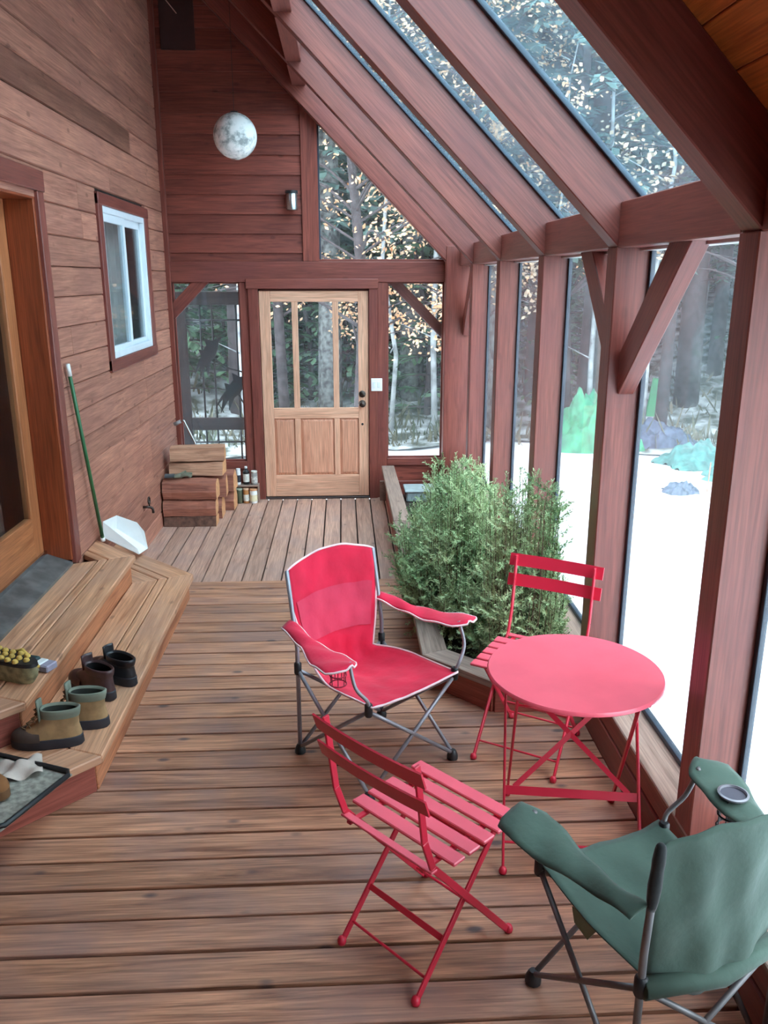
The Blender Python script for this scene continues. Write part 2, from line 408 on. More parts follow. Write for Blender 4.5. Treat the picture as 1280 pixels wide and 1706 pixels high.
for a, b, zt in ((-1.615, -.983, .232), (.434, .985, .25)):
    box('sill_rail', a, b, YF-.035, YF+.1, zt-.075, zt, W_BEAM, wall_far)
    box('lower_panel', a, b, YF-.0, YF+.08, ZF, zt-.075, W_FAR, wall_far)
    box('base_rail', a, b, YF-.03, YF, ZF, zt-.24, W_BEAM, wall_far)
beam('knee_brace', (-1.65, YF-.0, 1.67), (-1.30, YF-.0, 2.02), .04, .115, W_BEAM, wall_far)
beam('knee_brace', (.46, YF+.06, 2.02), (1.02, YF+.06, 1.46), .06, .095, W_BEAM, wall_far)
MB().box(-1.57, -1.27, YF-.03, YF+.02, 3.955, 4.6).build('vent_cover', plain('dark_vent', S(58, 30, 28), .7), wall_far)
for n_, (a, b, c, d) in ((2, (-1.615, -.983, .232, 1.972)), (3, (.434, .985, .25, 1.972))):
    w_ = tag(empty('window_%d' % n_), kind='structure')
    MB().box(a, b, YF+.022, YF+.028, c, d).build('glass_pane', M_GLASS, w_)
    for q in ((a, b, c, c+.014), (a, b, d-.014, d), (a, a+.014, c, d), (b-.014, b, c, d)): box('glazing_bead', q[0], q[1], YF, YF+.022, q[2], q[3], W_BEAM, w_, bev=.002)
w_ = tag(empty('window_4'), kind='structure')
MB().extr([(-.212, YF+.022, 2.161), (.985, YF+.022, 2.161), (.985, YF+.022, 2.2), (-.212, YF+.022, 3.4)], (0, .006, 0)).build('glass_pane', M_GLASS, w_)
box('glazing_bead', -.212, .98, YF-.012, YF+.022, 2.161, 2.183, W_BEAM, w_, bev=.002)
box('glazing_bead', -.212, -.197, YF-.012, YF+.022, 2.183, 3.36, M_GASKET, w_, bev=.002)

# ---- far door
door1 = tag(empty('door_1'), kind='structure')
dx0, dx1, dz0, dz1 = -.800, .250, -.14, 1.892
for a, b in ((-.900, dx0-.004), (dx1+.004, .338)): box('jamb_casing', a, b, YF-.055, YF+.08, ZF, 1.915, W_BEAM, door1)
box('head_casing', -.915, .345, YF-.07, YF+.08, 1.912, 2.003, W_BEAM, door1)
box('door_sill', -.81, .26, YF-.05, YF+.1, ZF, dz0-.004, plain('dark_bronze_sill', S(58, 44, 42), .5), door1)
fy, by = YF-.028, YF+.017
for a, b in ((dx0, -.695), (.150, dx1)): box('stile', a, b, fy, by, dz0, dz1, W_DOOR, door1)
box('top_rail', -.695, .150, fy, by, 1.790, dz1, W_DOOR, door1)
box('lock_rail', -.695, .150, fy, by, .660, .765, W_DOOR, door1)
box('bottom_rail', -.695, .150, fy, by, dz0, .082, W_DOOR, door1)
for a, b in ((-.490, -.432), (-.098, -.042)):
    box('mullion', a, b, fy+.001, by, .765, 1.790, W_DOOR, door1)
    box('mullion', a, b, fy+.001, by, .082, .660, W_DOOR, door1)
W_PANEL = wood('fir_panel', S(222, 166, 138), S(194, 134, 108), .45, .1, var=.12, grain=1.1, bump=.08)
for a, b in ((-.695, -.490), (-.432, -.098), (-.042, .150)):
    MB().box(a, b, YF-.003, YF+.003, .765, 1.79).build('glass_pane', M_GLASS, door1)
    p_ = MB(); e = .028
    p_.add([(a, YF-.006, .082), (b, YF-.006, .082), (b, YF-.006, .66), (a, YF-.006, .66), (a+e, YF-.02, .082+e), (b-e, YF-.02, .082+e), (b-e, YF-.02, .66-e), (a+e, YF-.02, .66-e)], [(0, 1, 5, 4), (1, 2, 6, 5), (2, 3, 7, 6), (3, 0, 4, 7), (4, 5, 6, 7)])
    p_.box(a, b, YF-.006, YF+.008, .082, .66)
    MR = Matrix.Translation(((a+b)/2, YF, .37)) @ Matrix.Rotation(R(-90), 4, 'Y'); MI = MR.inverted(); p_.v = [tuple(MI @ Vector(q)) for q in p_.v]
    p_.build('door_panel', W_PANEL, door1, M=MR)
box('door_light_seal', -.86, -.785, YF+.02, YF+.05, ZF, 1.95, W_BEAM, door1)  # strips added behind the door to block light leaking round its edges
box('door_light_seal', .235, .3, YF+.02, YF+.05, ZF, 1.95, W_BEAM, door1)
box('door_light_seal', -.86, .3, YF+.02, YF+.05, 1.875, 1.97, W_BEAM, door1)
box('door_light_seal', -.86, .3, YF+.02, YF+.05, ZF-.02, dz0+.02, W_BEAM, door1)
def knobm(z): return Matrix.Translation((.186, fy, z)) @ Matrix.Rotation(R(90), 4, 'X')
MB().lathe([(.001, 0), (.036, 0), (.036, .006), (.03, .01), (.014, .012), (.014, .03), (.026, .034), (.032, .046), (.026, .06), (.001, .064)], 18).build('door_knob', M_BRASS, door1, True, M=knobm(.806))
MB().lathe([(.001, 0), (.034, 0), (.034, .008), (.024, .014), (.001, .016)], 18).build('deadbolt', M_BRASS, door1, 'auto', M=knobm(.902))
MB().lathe([(.001, 0), (.012, 0), (.012, .003), (.001, .004)], 12).build('keyhole', M_BLACK, door1, M=knobm(.60))

# ---- right wall: posts, plates, braces
wall_right = tag(empty('wall_right'), kind='structure')
for p0, p1 in POSTS: box('post', XR, XG, p0, p1, .24, 2.125, W_BEAM, wall_right)
ends = [YB]+[v for p in POSTS for v in p]+[YF-.16]
for a, b in zip(ends[0::2], ends[1::2]):
    box('top_plate', XR+.004, XR+.1, a, b, 2.122, 2.296, W_BEAM, wall_right)
    box('glass_stop', XR+.1, XG+.02, a, b, 2.11, 2.135, M_FLASH, wall_right, bev=.002)
    box('gasket', XG-.006, XG+.014, a, a+.022, .262, 2.11, M_GASKET, wall_right, bev=.002)
    box('gasket', XG-.006, XG+.014, b-.022, b, .262, 2.11, M_GASKET, wall_right, bev=.002)
    box('gasket', XG-.012, XG+.014, a, b, .245, .268, M_GASKET, wall_right, bev=.002)
box('sill_plank', XR, XR+.14, YB, YF-.16, -.17, .128, W_BEAM, wall_right)
box('sill_plank', XR+.007, XR+.14, YB, YF-.16, .131, .222, W_BEAM, wall_right)
box('sill_cap', XR-.004, XG+.01, YB, YF-.16, .222, .244, W_GREY, wall_right)
def wall_brace(ya, za, yb, zb):
    beam('knee_brace', (1.188, ya, za), (1.188, yb, zb), .07, .135, W_BEAM, wall_right)
wall_brace(3.47, 1.58, 2.82, 2.20)
wall_brace(3.51, 1.62, 4.10, 2.20)
wall_brace(8.08, 1.52, 7.50, 2.20)
for i, (a, b) in enumerate(zip(ends[0::2], ends[1::2])):
    w_ = tag(empty('window_%d' % (5+i)), kind='structure')
    MB().box(XG-.002, XG+.006, a+.01, b-.01, .255, 2.13).build('glass_pane', M_GLASS, w_)

# ---- ceiling: rafters, glass, boards
ceiling = tag(empty('ceiling'), kind='structure')
def raft(y0, y1, k0=K0, k1=K1):
    kc = (k0+k1)/2; t_ = (k1-k0)/math.sqrt(2); ym = (y0+y1)/2
    beam('rafter', (1.205, ym, kc-1.205), (XL+.02, ym, kc-XL-.02), y1-y0, t_, W_BEAM, ceiling, up=(1, 0, 1))
for p0, p1 in POSTS: raft(p0, p1)
raft(YF-.15, YF-.02, 3.15, K1)
XT = -.30
for a, b in zip(ends[0::2], ends[1::2]):
    if a < 2: continue
    b2 = b if b < 8 else YF-.15
    box('purlin_block', XT-.12, XT, a, b2, K0-XT+.11, K1-XT+.0, W_BEAM, ceiling)
    gp = MB().extr([(XT-.02, a, K1-XT+.02), (1.33, a, K1-1.33), (1.335, a, K1-1.325), (XT-.015, a, K1-XT+.025)], (0, b2-a, 0))
    gp.build('roof_glass_pane', M_ROOFGLASS, ceiling)
    for yy in (a, b2-.02):
        beam('roof_gasket', (1.26, yy+.01, K1-1.26+.004), (XT, yy+.01, K1-XT+.004), .03, .022, M_GASKET, ceiling, up=(1, 0, 1), bev=.002)
    box('roof_flashing', 1.197, 1.222, a, b2, 2.285, 2.305, M_FLASH, ceiling, bev=.002)
sq = math.sqrt(.5); 
def roof_boards(y0, y1, xa, xb, w=.14):
    x_ = xa
    while x_ < xb:
        xm = x_+w*sq/2
        beam('roof_board', (xm, y0, K1+.012-xm), (xm, y1, K1+.012-xm), w-.003, .02, W_ROOF, ceiling, up=(1, 0, 1), bev=.003)
        x_ += w*sq
roof_boards(2.30, YF+.2, XL-.1, XT-.05)
roof_boards(YB-.1, 2.30, XL-.1, 1.30)
MB().extr([(XL-.3, YB-.2, K1+.03-XL+.3), (1.45, YB-.2, K1+.03-1.45), (1.45, YB-.2, K1+.1-1.45), (XL-.3, YB-.2, K1+.1-XL+.3)], (0, 2.35-YB+.2, 0)).build('roof_deck', M_DARK, ceiling)
MB().extr([(XL-.3, 2.3, K1+.03-XL+.3), (XT, 2.3, K1+.03-XT), (XT, 2.3, K1+.1-XT), (XL-.3, 2.3, K1+.1-XL+.3)], (0, YF+.3-2.3, 0)).build('roof_deck', M_DARK, ceiling)
# ---- wall behind the camera
wall_back = tag(MB().extr([(XL-.1, YB-.1, -.3), (XG, YB-.1, -.3), (XG, YB-.1, 2.25), (XL-.1, YB-.1, 5.2)], (0, .1, 0)).build('wall_back', W_FAR), kind='structure')

# ================================================================== STEPS
def rot_build(pts, z0, z1, ang, name, mat, parent, bev=.004):
    M = Matrix.Rotation(R(ang), 4, 'Z'); Mi = M.inverted(); c = sum((Vector((*p, 0)) for p in pts), Vector())/len(pts)
    P = [Mi @ (Vector((*p, z0))-c) for p in pts]
    return MB().extr(P, (0, 0, z1-z0)).build(name, mat, parent, bev=bev, M=Matrix.Translation(c) @ M)
steps = thing('wooden_steps', 'weathered wooden double step with angled ends below the glass door', 'steps')
XWALL = XL+.012
def flight(xo, yn, yf, zt, zb, widths, ov=.03):
    d = 0; q2 = math.sqrt(2)
    for w in widths:
        d0, d1 = d, d+w; d = d1+.006; k = q2-1
        mid = [(xo-d0, yn+d0*k), (xo-d0, yf-d0*k), (xo-d1, yf-d1*k), (xo-d1, yn+d1*k)]
        rot_build(mid, zt-.038, zt, 90, 'tread_board', W_TREAD, steps, .005)
        s = xo+yf
        far = [(xo-d0, yf-d0*k), (XWALL, s-d0*q2-XWALL), (XWALL, s-d1*q2-XWALL), (xo-d1, yf-d1*k)]
        if far[2][1] > far[3][1]: rot_build(far, zt-.038, zt, 135, 'tread_board', W_TREAD, steps, .005)
        s = xo-yn
        near = [(xo-d0, yn+d0*k), (XWALL, XWALL-s+d0*q2), (XWALL, XWALL-s+d1*q2), (xo-d1, yn+d1*k)]
        if near[2][1] < near[3][1]: rot_build(near, zt-.038, zt, 45, 'tread_board', W_TREAD, steps, .005)
    x_ = xo-ov-.01; h2 = (zb+zt-.038)/2; hh = zt-.038-zb; k = q2-1
    beam('riser', (x_, yn+.03*k+.004, h2), (x_, yf-.03*k-.004, h2), .02, hh, W_RISERL, steps)
    L = x_-XWALL
    beam('riser', (x_, yf-.03*k, h2-.0), (XWALL, yf-.03*k+L, h2), .02, hh, W_RISER, steps)
    beam('riser', (x_, yn+.03*k, h2), (XWALL, yn+.03*k-L, h2), .02, hh, W_RISER, steps)
flight(-.985, 2.955, 5.065, .167, .0, (.148, .052, .145))
flight(-1.318, 3.10, 4.97, .333, .129, (.150, .05, .132))
# lower riser foot over the dropped far deck
beam('riser', (-1.32, 5.395, -.08), (XWALL, 5.74, -.08), .02, .16, W_RISER, steps)

# ================================================================== PLANTER
planter = thing('planter_box', 'long wooden planter box with weathered plank rim along the window wall', 'planter')
PZ = .2
rot_build([(.375, 3.745), (.375, 6.1), (.505, 6.1), (.505, 3.80)], PZ-.04, PZ, 90, 'rim_plank', W_GREY, planter)
rot_build([(.375, 6.104), (.37, 8.05), (.495, 8.05), (.505, 6.104)], PZ-.04, PZ+.004, 90, 'rim_plank', W_GREY, planter)
rot_build([(.375, 3.745), (.505, 3.80), (.735, 3.575), (.675, 3.445)], PZ-.04, PZ, -45, 'rim_plank', W_GREY, planter)
rot_build([(.675, 3.445), (.735, 3.575), (1.10, 3.575), (1.10, 3.445)], PZ-.04, PZ, 0, 'rim_plank', W_GREY, planter)
beam('side_board', (.43, 3.80, .08), (.43, 5.40, .08), .03, .16, W_RISER, planter)
beam('side_board', (.43, 5.40, .0), (.43, 8.05, .0), .03, .32, W_RISER, planter)
beam('side_board', (.43, 3.805, .08), (.70, 3.52, .08), .03, .16, W_RISER, planter)
beam('side_board', (.70, 3.52, .08), (1.10, 3.52, .08), .03, .16, W_RISER, planter)
beam('end_block', (.395, 8.06, ZF+.1), (.395, 8.12, ZF+.1), .08, .2, W_GREY, planter)
MB().extr([(.44, 3.83, 0), (.72, 3.54, 0), (1.10, 3.54, 0), (1.10, 5.9, 0), (.44, 5.9, 0)], (0, 0, .09)).build('soil', M_SOIL, planter)
MB().box(.44, 1.10, 5.9, 8.05, ZF, -.1).build('soil', M_SOIL, planter)

# ================================================================== BISTRO SET
def bar(mb, p0, p1, w, t, side):
    """flat bar: w across the given side direction, t thick"""
    p0 = Vector(p0); p1 = Vector(p1); x = (p1-p0).normalized(); s = Vector(side); s = (s-x*s.dot(x)).normalized(); n = x.cross(s)
    c = [p+s*a*w/2+n*b*t/2 for p in (p0, p1) for a, b in ((-1, -1), (1, -1), (1, 1), (-1, 1))]
    mb.add(c, [(0, 3, 2, 1), (4, 5, 6, 7), (0, 1, 5, 4), (1, 2, 6, 5), (2, 3, 7, 6), (3, 0, 4, 7)])

def bistro_chair(loc, rz, label):
    """front is +y"""
    t = thing('folding_bistro_chair', label, 'chair', loc, rz)
    X1, X2 = .178, .158
    for s in (-1, 1):
        mb = MB(); P = [(s*X1, .20, .012), (s*X1, -.165, .45), (s*X1, -.20, .55), (s*X1, -.235, .80)]
        for a, b in zip(P, P[1:]): bar(mb, a, b, .022, .009, (0, 1, 0))
        mb.build('back_leg', M_RED, t, bev=.002)
        mb = MB(); bar(mb, (s*X2, -.20, .012), (s*X2, .165, .435), .022, .009, (0, 1, 0)); mb.build('front_leg', M_RED, t, bev=.002)
        for yy, xx in ((.205, X1), (-.205, X2)):
            MB().lathe([(.004, 0), (.013, .002), (.015, .012), (.011, .024), (.003, .028)], 10, (s*xx, yy, 0)).build('foot_cap', M_RED, t, True)
        mb = MB(); mb.box(s*X2*.93-.008, s*X2*.93+.008, -.18, .185, .428, .436); mb.build('seat_rail', M_RED, t)
    for zz, yy in ((.775, -.241), (.685, -.2245)):
        mb = MB()
        def f(u, v, zz=zz, yy=yy): 
            x_ = (u-.5)*.425; return (x_, yy-.012*(1-(2*u-1)**2)-.018*(v-.5)-.004, zz+(v-.5)*.052)
        mb.grid(f, 10, 1); o = mb.build('back_slat', M_RED, t)
        sm = o.modifiers.new('s', 'SOLIDIFY'); sm.thickness = .006; sm.offset = 0
        for s in (-1, 1): MB().lathe([(.001, 0), (.006, 0), (.005, .003), (.001, .004)], 8).build('rivet', M_PINKTOP, o, M=Matrix.Translation((s*X1, yy+.004, zz)) @ Matrix.Rotation(R(-90), 4, 'X'))
    for k in range(5):
        yy = -.085+k*.066
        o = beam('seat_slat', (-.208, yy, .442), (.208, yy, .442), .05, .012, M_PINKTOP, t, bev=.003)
    beam('rear_bar', (-.185, -.165, .44), (.185, -.165, .44), .026, .008, M_PINKTOP, t, bev=.002)
    MB().tube([(-X1, .155, .066), (X1, .155, .066)], .0045, 6).build('cross_rod', M_RED, t)
    MB().tube([(-X2, -.16, .058), (X2, -.16, .058)], .0045, 6).build('cross_rod', M_RED, t)
    mb = MB(); bar(mb, (-X2, -.085, .145), (X2, -.085, .145), .018, .006, (0, .7, 1)); mb.build('brace_bar', M_RED, t)
    MB().tube([(-X2, .1, .36), (X2, .1, .36)], .0045, 6).build('cross_rod', M_RED, t)
    return t
bistro_chair((.23, 2.135, 0), math.atan2(.248, .276)-math.pi/2, 'red slatted folding bistro chair in front, its back to the left')
bistro_chair((.80, 3.20, 0), math.atan2(-.85, -.53)-math.pi/2, 'red slatted folding bistro chair between the round table and shrubs')

tb = thing('bistro_table', 'round raspberry red metal folding table beside the window wall', 'table', (.806, 2.62, 0), R(-9))
TZ = .67; TR = .308
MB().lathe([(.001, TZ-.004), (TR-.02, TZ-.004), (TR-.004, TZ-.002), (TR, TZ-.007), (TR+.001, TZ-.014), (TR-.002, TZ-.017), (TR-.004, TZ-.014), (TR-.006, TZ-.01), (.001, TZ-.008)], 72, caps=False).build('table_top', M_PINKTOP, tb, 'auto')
for s in (-1, 1):
    mb = MB(); bar(mb, (s*.235, -.25, .012), (s*.235, .13, TZ-.03), .02, .009, (0, 1, 0)); mb.build('leg', M_RED, tb, bev=.002)
    mb = MB(); bar(mb, (s*.205, .2, .012), (s*.205, -.15, TZ-.03), .02, .009, (0, 1, 0)); mb.build('leg', M_RED, tb, bev=.002)
    for xx, yy in ((.235, -.255), (.205, .205)): MB().lathe([(.004, 0), (.013, .002), (.015, .012), (.011, .024), (.003, .028)], 10, (s*xx, yy, 0)).build('foot_cap', M_RED, tb, True)
    beam('top_rail', (s*.22, -.2, TZ-.02), (s*.22, .2, TZ-.02), .016, .02, M_RED, tb)
yb = lambda z: -.25+.38*(z-.012)/(TZ-.042)
mb = MB(); bar(mb, (-.235, yb(.24), .24), (.235, yb(.24), .24), .03, .007, (0, .5, 1)); mb.build('stretcher', M_RED, tb)
for s in (-1, 1):
    mb = MB(); bar(mb, (s*.2, yb(.25), .25), (-s*.225, yb(.6), .6), .018, .005, (0, .5, 1)); mb.build('diagonal_brace', M_RED, tb)
MB().tube([(-.235, yb(.09), .09), (.235, yb(.09), .09)], .0045, 6).build('cross_rod', M_RED, tb)
yc = lambda z: .2-.35*(z-.012)/(TZ-.042)
MB().tube([(-.205, yc(.06), .06), (.205, yc(.06), .06)], .0045, 6).build('cross_rod', M_RED, tb)
MB().tube([(-.205, yc(.58), .58), (.205, yc(.58), .58)], .0045, 6).build('cross_rod', M_RED, tb)

# ================================================================== CAMP CHAIRS
def camp_chair(loc, rz, label, mat, mat2, piping, tube_mat, hw=.23, D=.45, top=.84, arm_z=.6, cup=-1, mesh_mat=None, peak=.03, lean=.06, arm_len=-.02, tab=False, waist=.3):
    """front is +y; corners at (+-hw, +-D/2)"""
    t = thing('folding_camp_chair', label, 'chair', loc, rz)
    d = D/2; r = .0085
    C = {'fl': (-hw, d), 'fr': (hw, d), 'bl': (-hw, -d), 'br': (hw, -d)}
    def bars(a, b, za=.03, zb=.40):
        A = C[a]; B = C[b]
        MB().tube([(A[0], A[1], za), (B[0], B[1], zb)], r, 8).build('leg_tube', tube_mat, t, True)
    for a, b in (('fl', 'fr'), ('bl', 'br'), ('fl', 'bl'), ('fr', 'br')): bars(a, b); bars(b, a)
    for k in C:
        x, y = C[k]
        MB().lathe([(.016, 0), (.024, .004), (.024, .02), (.016, .04), (.012, .045)], 12, (x, y, 0)).build('foot_pad', M_BLACK, t, 'auto')
        MB().lathe([(.013, .38), (.016, .385), (.016, .43), (.012, .435)], 10, (x, y, 0)).build('corner_hub', M_BLACK, t, 'auto')
    for s in (-1, 1):
        MB().tube([(s*hw, -d, .03), (s*hw, -d, .5), (s*hw, -d-lean, top)], r+.001, 8).build('back_post', tube_mat, t, True)
        ax = s*(hw+.06)
        MB().tube(spline([(s*hw, d-.01, .40), (s*(hw+.012), d+.01, .45), (ax, d+.005+arm_len*.5, .52), (ax, d-.02+arm_len, arm_z-.006)], 5), r-.001, 8).build('arm_support', tube_mat, t, True)
        # arm rest: strip of cloth that widens at the front
        def f(u, v, s=s):
            w = .04+.042*min(1, max(0, (u-.3)*2.2)) if cup != s else .04+.04*min(1, max(0, (u-.35)*3))
            w *= (1-.75*max(0, (u-.93)/.07))
            yy = -d-lean*.45+.0+u*(D+.02+arm_len+lean*.45); xx = s*(hw+.01)+(ax-s*hw)*u*1.2
            return (xx+s*(v-.35)*2*w*.9, yy, arm_z-.012*math.sin(u*math.pi)*2-.02*(2*v-1)**2*(1-u*.5)+.004*math.sin(u*19+v*6))
        mb = MB(); mb.grid(f, 22, 8); o = mb.build('arm_rest', mat, t, True)
        sm = o.modifiers.new('s', 'SOLIDIFY'); sm.thickness = .006; sm.offset = 0
        if piping:
            rim = [f(u/22, 0, s) for u in range(23)]+[f(1, v/4, s) for v in range(1, 5)]+[f(1-u/22, 1, s) for u in range(1, 23)]
            MB().tube(rim, .0045, 6).build('piping', piping, o, True)
        if cup == s:
            cc = Vector(f(.62, .45, s)) if tab else Vector(f(.58, -.2, s))-Vector((0, 0, .035))
            MB().lathe([(.040, 0), (.042, .006), (.036, .008), (.034, .002)], 24, (cc.x, cc.y, cc.z+.004), caps=False).build('cup_holder_ring', M_STEEL if not piping else mat2, o, 'auto')
            if tab: MB().lathe([(.001, .0), (.034, .0), (.036, .002)], 24, (cc.x, cc.y, cc.z+.004), caps=False).build('cup_opening', plain('grey_mesh_cup', S(84, 84, 96), .5), o)
            hb = MB(); n = 14
            for zz in (-.02, -.06, -.1):
                hb.tube([(cc.x+.034*math.cos(a*2*math.pi/n), cc.y+.034*math.sin(a*2*math.pi/n), cc.z+zz) for a in range(n+1)], .003, 5)
            for a in range(0, n, 2): hb.tube([(cc.x+.034*math.cos(a*2*math.pi/n), cc.y+.034*math.sin(a*2*math.pi/n), cc.z) , (cc.x+.03*math.cos(a*2*math.pi/n), cc.y+.03*math.sin(a*2*math.pi/n), cc.z-.1)], .002, 4)
            hb.build('cup_holder_net', mat2, o, True)
    # one sling of cloth: back panel then seat
    def g(u, v):
        s = 2*v-1
        if u < .55:
            q = u/.55; zz = top-(top-.40)*q+peak*math.sin(v*math.pi)*(1-q)**2
            yy = -d-lean*(1-q)**1+.02*q; half = hw*(1-waist*max(0, (q-.3)/.7)**1.3)
            yy -= .05*(1-s*s)*(.5+.5*q)
        else:
            q = (u-.55)/.45; yy = -d+.02+(D-.0)*q; zz = .40+.022*q; half = hw*(1-waist*(1-min(1, q*2.2))**1.5)
            sag = (.075*(1-q)+.012*q)*(1-s*s); zz -= sag
            yy -= .05*(1-s*s)*max(0, 1-q*3)
        w = .003*math.sin(7*v+13*u)+.002*math.sin(23*v-9*u)+(.007*math.sin(16*v+5*u)*math.sin(u*9)*math.sin(v*math.pi) if tab else .003*math.sin(31*v+4*u)*math.sin(u*21))
        return (s*half, yy+w, zz+w)
    nu, nv = 44, 20
    mb = MB(); mb.grid(g, nu, nv); o = mb.build('sling', mat, t, True)
    sm = o.modifiers.new('s', 'SOLIDIFY'); sm.thickness = .004; sm.offset = 0
    if mesh_mat:
        off = lambda p: (p[0], p[1]+.0055, p[2]+.002)
        mb = MB(); mb.grid(lambda u, v: off(g(.19+u*.24, .05+v*.9)), 14, 18)
        mb.build('mesh_panel', mesh_mat, o, True)
    if piping:
        rim = [g(u/nu, 0) for u in range(nu, -1, -1)]+[g(0, v/nv) for v in range(1, nv+1)]+[g(u/nu, 1) for u in range(1, nu+1)]+[g(1, v/nv) for v in range(nv-1, -1, -1)]
        MB().tube(rim, .005, 6).build('piping', piping, o, True)
    if tab:
        MB().extr([(-hw*.9, -.02, .385), (-hw*.9, .09, .37), (-hw*.9, .075, .33), (-hw*.9, .015, .325)], (.003, 0, 0)).build('fabric_tag', M_GREENLT, o)
        # rear roll and corner pockets
        MB().tube([(-hw, -d-.006, .405), (0, -d-.03, .385), (hw, -d-.006, .405)], .026, 10).build('rear_hem', mat, o, True)
        for s in (-1, 1):
            MB().tube(spline([(s*hw, -d-lean*.55, top-.17), (s*(hw+.004), -d-lean*.8-.004, top-.1), (s*hw, -d-lean-.002, top-.02), (s*(hw-.004), -d-lean, top+.008)], 4), [.010]+[.012, .014, .015, .016, .015, .014, .015, .014, .013, .012, .010, .006], 8).build('post_sleeve', M_DARKCLOTH, o, True)
    return t
camp_chair((.12, 3.165, 0), math.atan2(-.787, .617)-math.pi/2, 'red folding camp chair with white piping and a netted cup holder', M_REDFAB, fabric('dark_red_net', S(140, 18, 48)), M_PIPE, M_STEEL, hw=.235, D=.47, cup=1, mesh_mat=M_REDMESH, arm_z=.62, top=.83, peak=.05)
camp_chair((.81, 1.80, 0), math.atan2(.947, -.32)-math.pi/2, 'dark green folding camp chair seen from behind at the lower right', M_GREENFAB, M_BLACK, None, M_STEELD, hw=.215, D=.44, cup=1, arm_z=.64, top=.80, lean=.015, arm_len=-.03, tab=True, waist=.12)

# ================================================================== SHRUBS IN THE PLANTER
M_LEAF = plain('rosemary_leaf', S(190, 206, 158), .6, var=.3, scale=3., c2=S(116, 154, 104))
M_TWIG = plain('grey_twig', S(122, 100, 84), .8)
def shrub(loc, rx, ry, h, n, seed, label, bare=.0, xmax=9.):
    rg = random.Random(seed); t = thing('rosemary_shrub', label, 'shrub', loc)
    V = []; F = []; st = MB()
    def leafy(P, step, s0, lmin, lmax):
        L = sum((q-p).length for p, q in zip(P, P[1:])); m = max(2, int(L/step))
        for k in range(int(m*s0), m+1):
            f = k/m*(len(P)-1); j = min(int(f), len(P)-2); p = P[j].lerp(P[j+1], f-j); tt = (P[j+1]-P[j]).normalized()
            o1 = tt.orthogonal().normalized(); o2 = tt.cross(o1)
            for _ in (0, 1):
                ph = rg.uniform(0, 6.283); dr = o1*math.cos(ph)+o2*math.sin(ph); ll = rg.uniform(lmin, lmax)
                tip = p+dr*ll*.8+tt*ll*.65; w = dr.cross(tt).normalized()*.0034; mid = p.lerp(tip, .55)+tt*.002; nn = len(V)
                if tip.x > xmax: continue
                V.extend((p, mid+w, tip, mid-w)); F.append((nn, nn+1, nn+2, nn+3))
    for i in range(n):
        a = rg.uniform(0, 2*math.pi); q = math.sqrt(rg.uniform(0, 1)); hh = h*(1-.42*q*q)*rg.uniform(.7, 1.02)
        zf = 1 if q < .6 else rg.uniform(.3, 1)
        end = Vector((math.cos(a)*q*rx*rg.uniform(.75, 1.1), math.sin(a)*q*ry*rg.uniform(.75, 1.1), hh*zf))
        end.x = min(end.x, xmax-.03)
        b = Vector((math.cos(a)*q*.1, math.sin(a)*q*.1, 0)); m1 = b.lerp(end, .5)+Vector((math.cos(a)*q*rx*.2, math.sin(a)*q*ry*.2, -.03*h)); m1.x = min(m1.x, xmax-.04)
        P = spline([b, m1, end], 6); st.tube(P, [.005*(1-.8*k/(len(P)-1)) for k in range(len(P))], 3, False)
        if rg.random() < bare: continue
        leafy(P, .009, .35, .012, .022)
        for k in range(rg.randint(6, 10)):
            f = rg.uniform(.3, .97)*(len(P)-1); j = min(int(f), len(P)-2); p = P[j].lerp(P[j+1], f-j); tt = (P[j+1]-P[j]).normalized()
            o1 = tt.orthogonal().normalized(); o2 = tt.cross(o1); ph = rg.uniform(0, 6.283)
            dr = (o1*math.cos(ph)+o2*math.sin(ph))*rg.uniform(.6, 1.1)+tt*.35+Vector((0, 0, .15)); L = rg.uniform(.06, .14)*(1.2-.4*f/(len(P)-1))
            Q = [p, p+dr*L*.55, p+dr*L+Vector((0, 0, L*.12))]
            leafy(Q, .0065, .1, .013, .024)
    me = bpy.data.meshes.new('leaves'); me.from_pydata(V, [], F); me.update()
    o = link('foliage', me, M_LEAF, t); o['kind'] = 'stuff'
    st.build('stems', M_TWIG, t, True)
    return t
shrub((.66, 4.42, .085), .39, .48, .98, 220, 1, 'large feathery green rosemary shrub at the left front of the planter')
shrub((.90, 3.83, .085), .31, .30, 1.06, 165, 2, 'tall green rosemary shrub behind the bistro chair beside a post', .2, .195)
shrub((.74, 5.35, .085), .36, .5, .84, 130, 3, 'bushy green rosemary shrub farthest back in the planter', .1, .35)
bin_ = thing('storage_bin', 'pale blue grey plastic bin at the far end of the planter', 'bin', (.80, 7.88, -.1))
MB().extr([(-.2, -.13, 0), (.2, -.13, 0), (.2, .13, 0), (-.2, .13, 0)], (0, 0, .10)).build('body', plain('blue_grey_plastic', S(150, 168, 172), .5), bin_, bev=.012)
MB().box(-.215, .215, -.145, .145, .10, .118).build('lid', plain('pale_lid', S(170, 186, 188), .5), bin_, bev=.005)

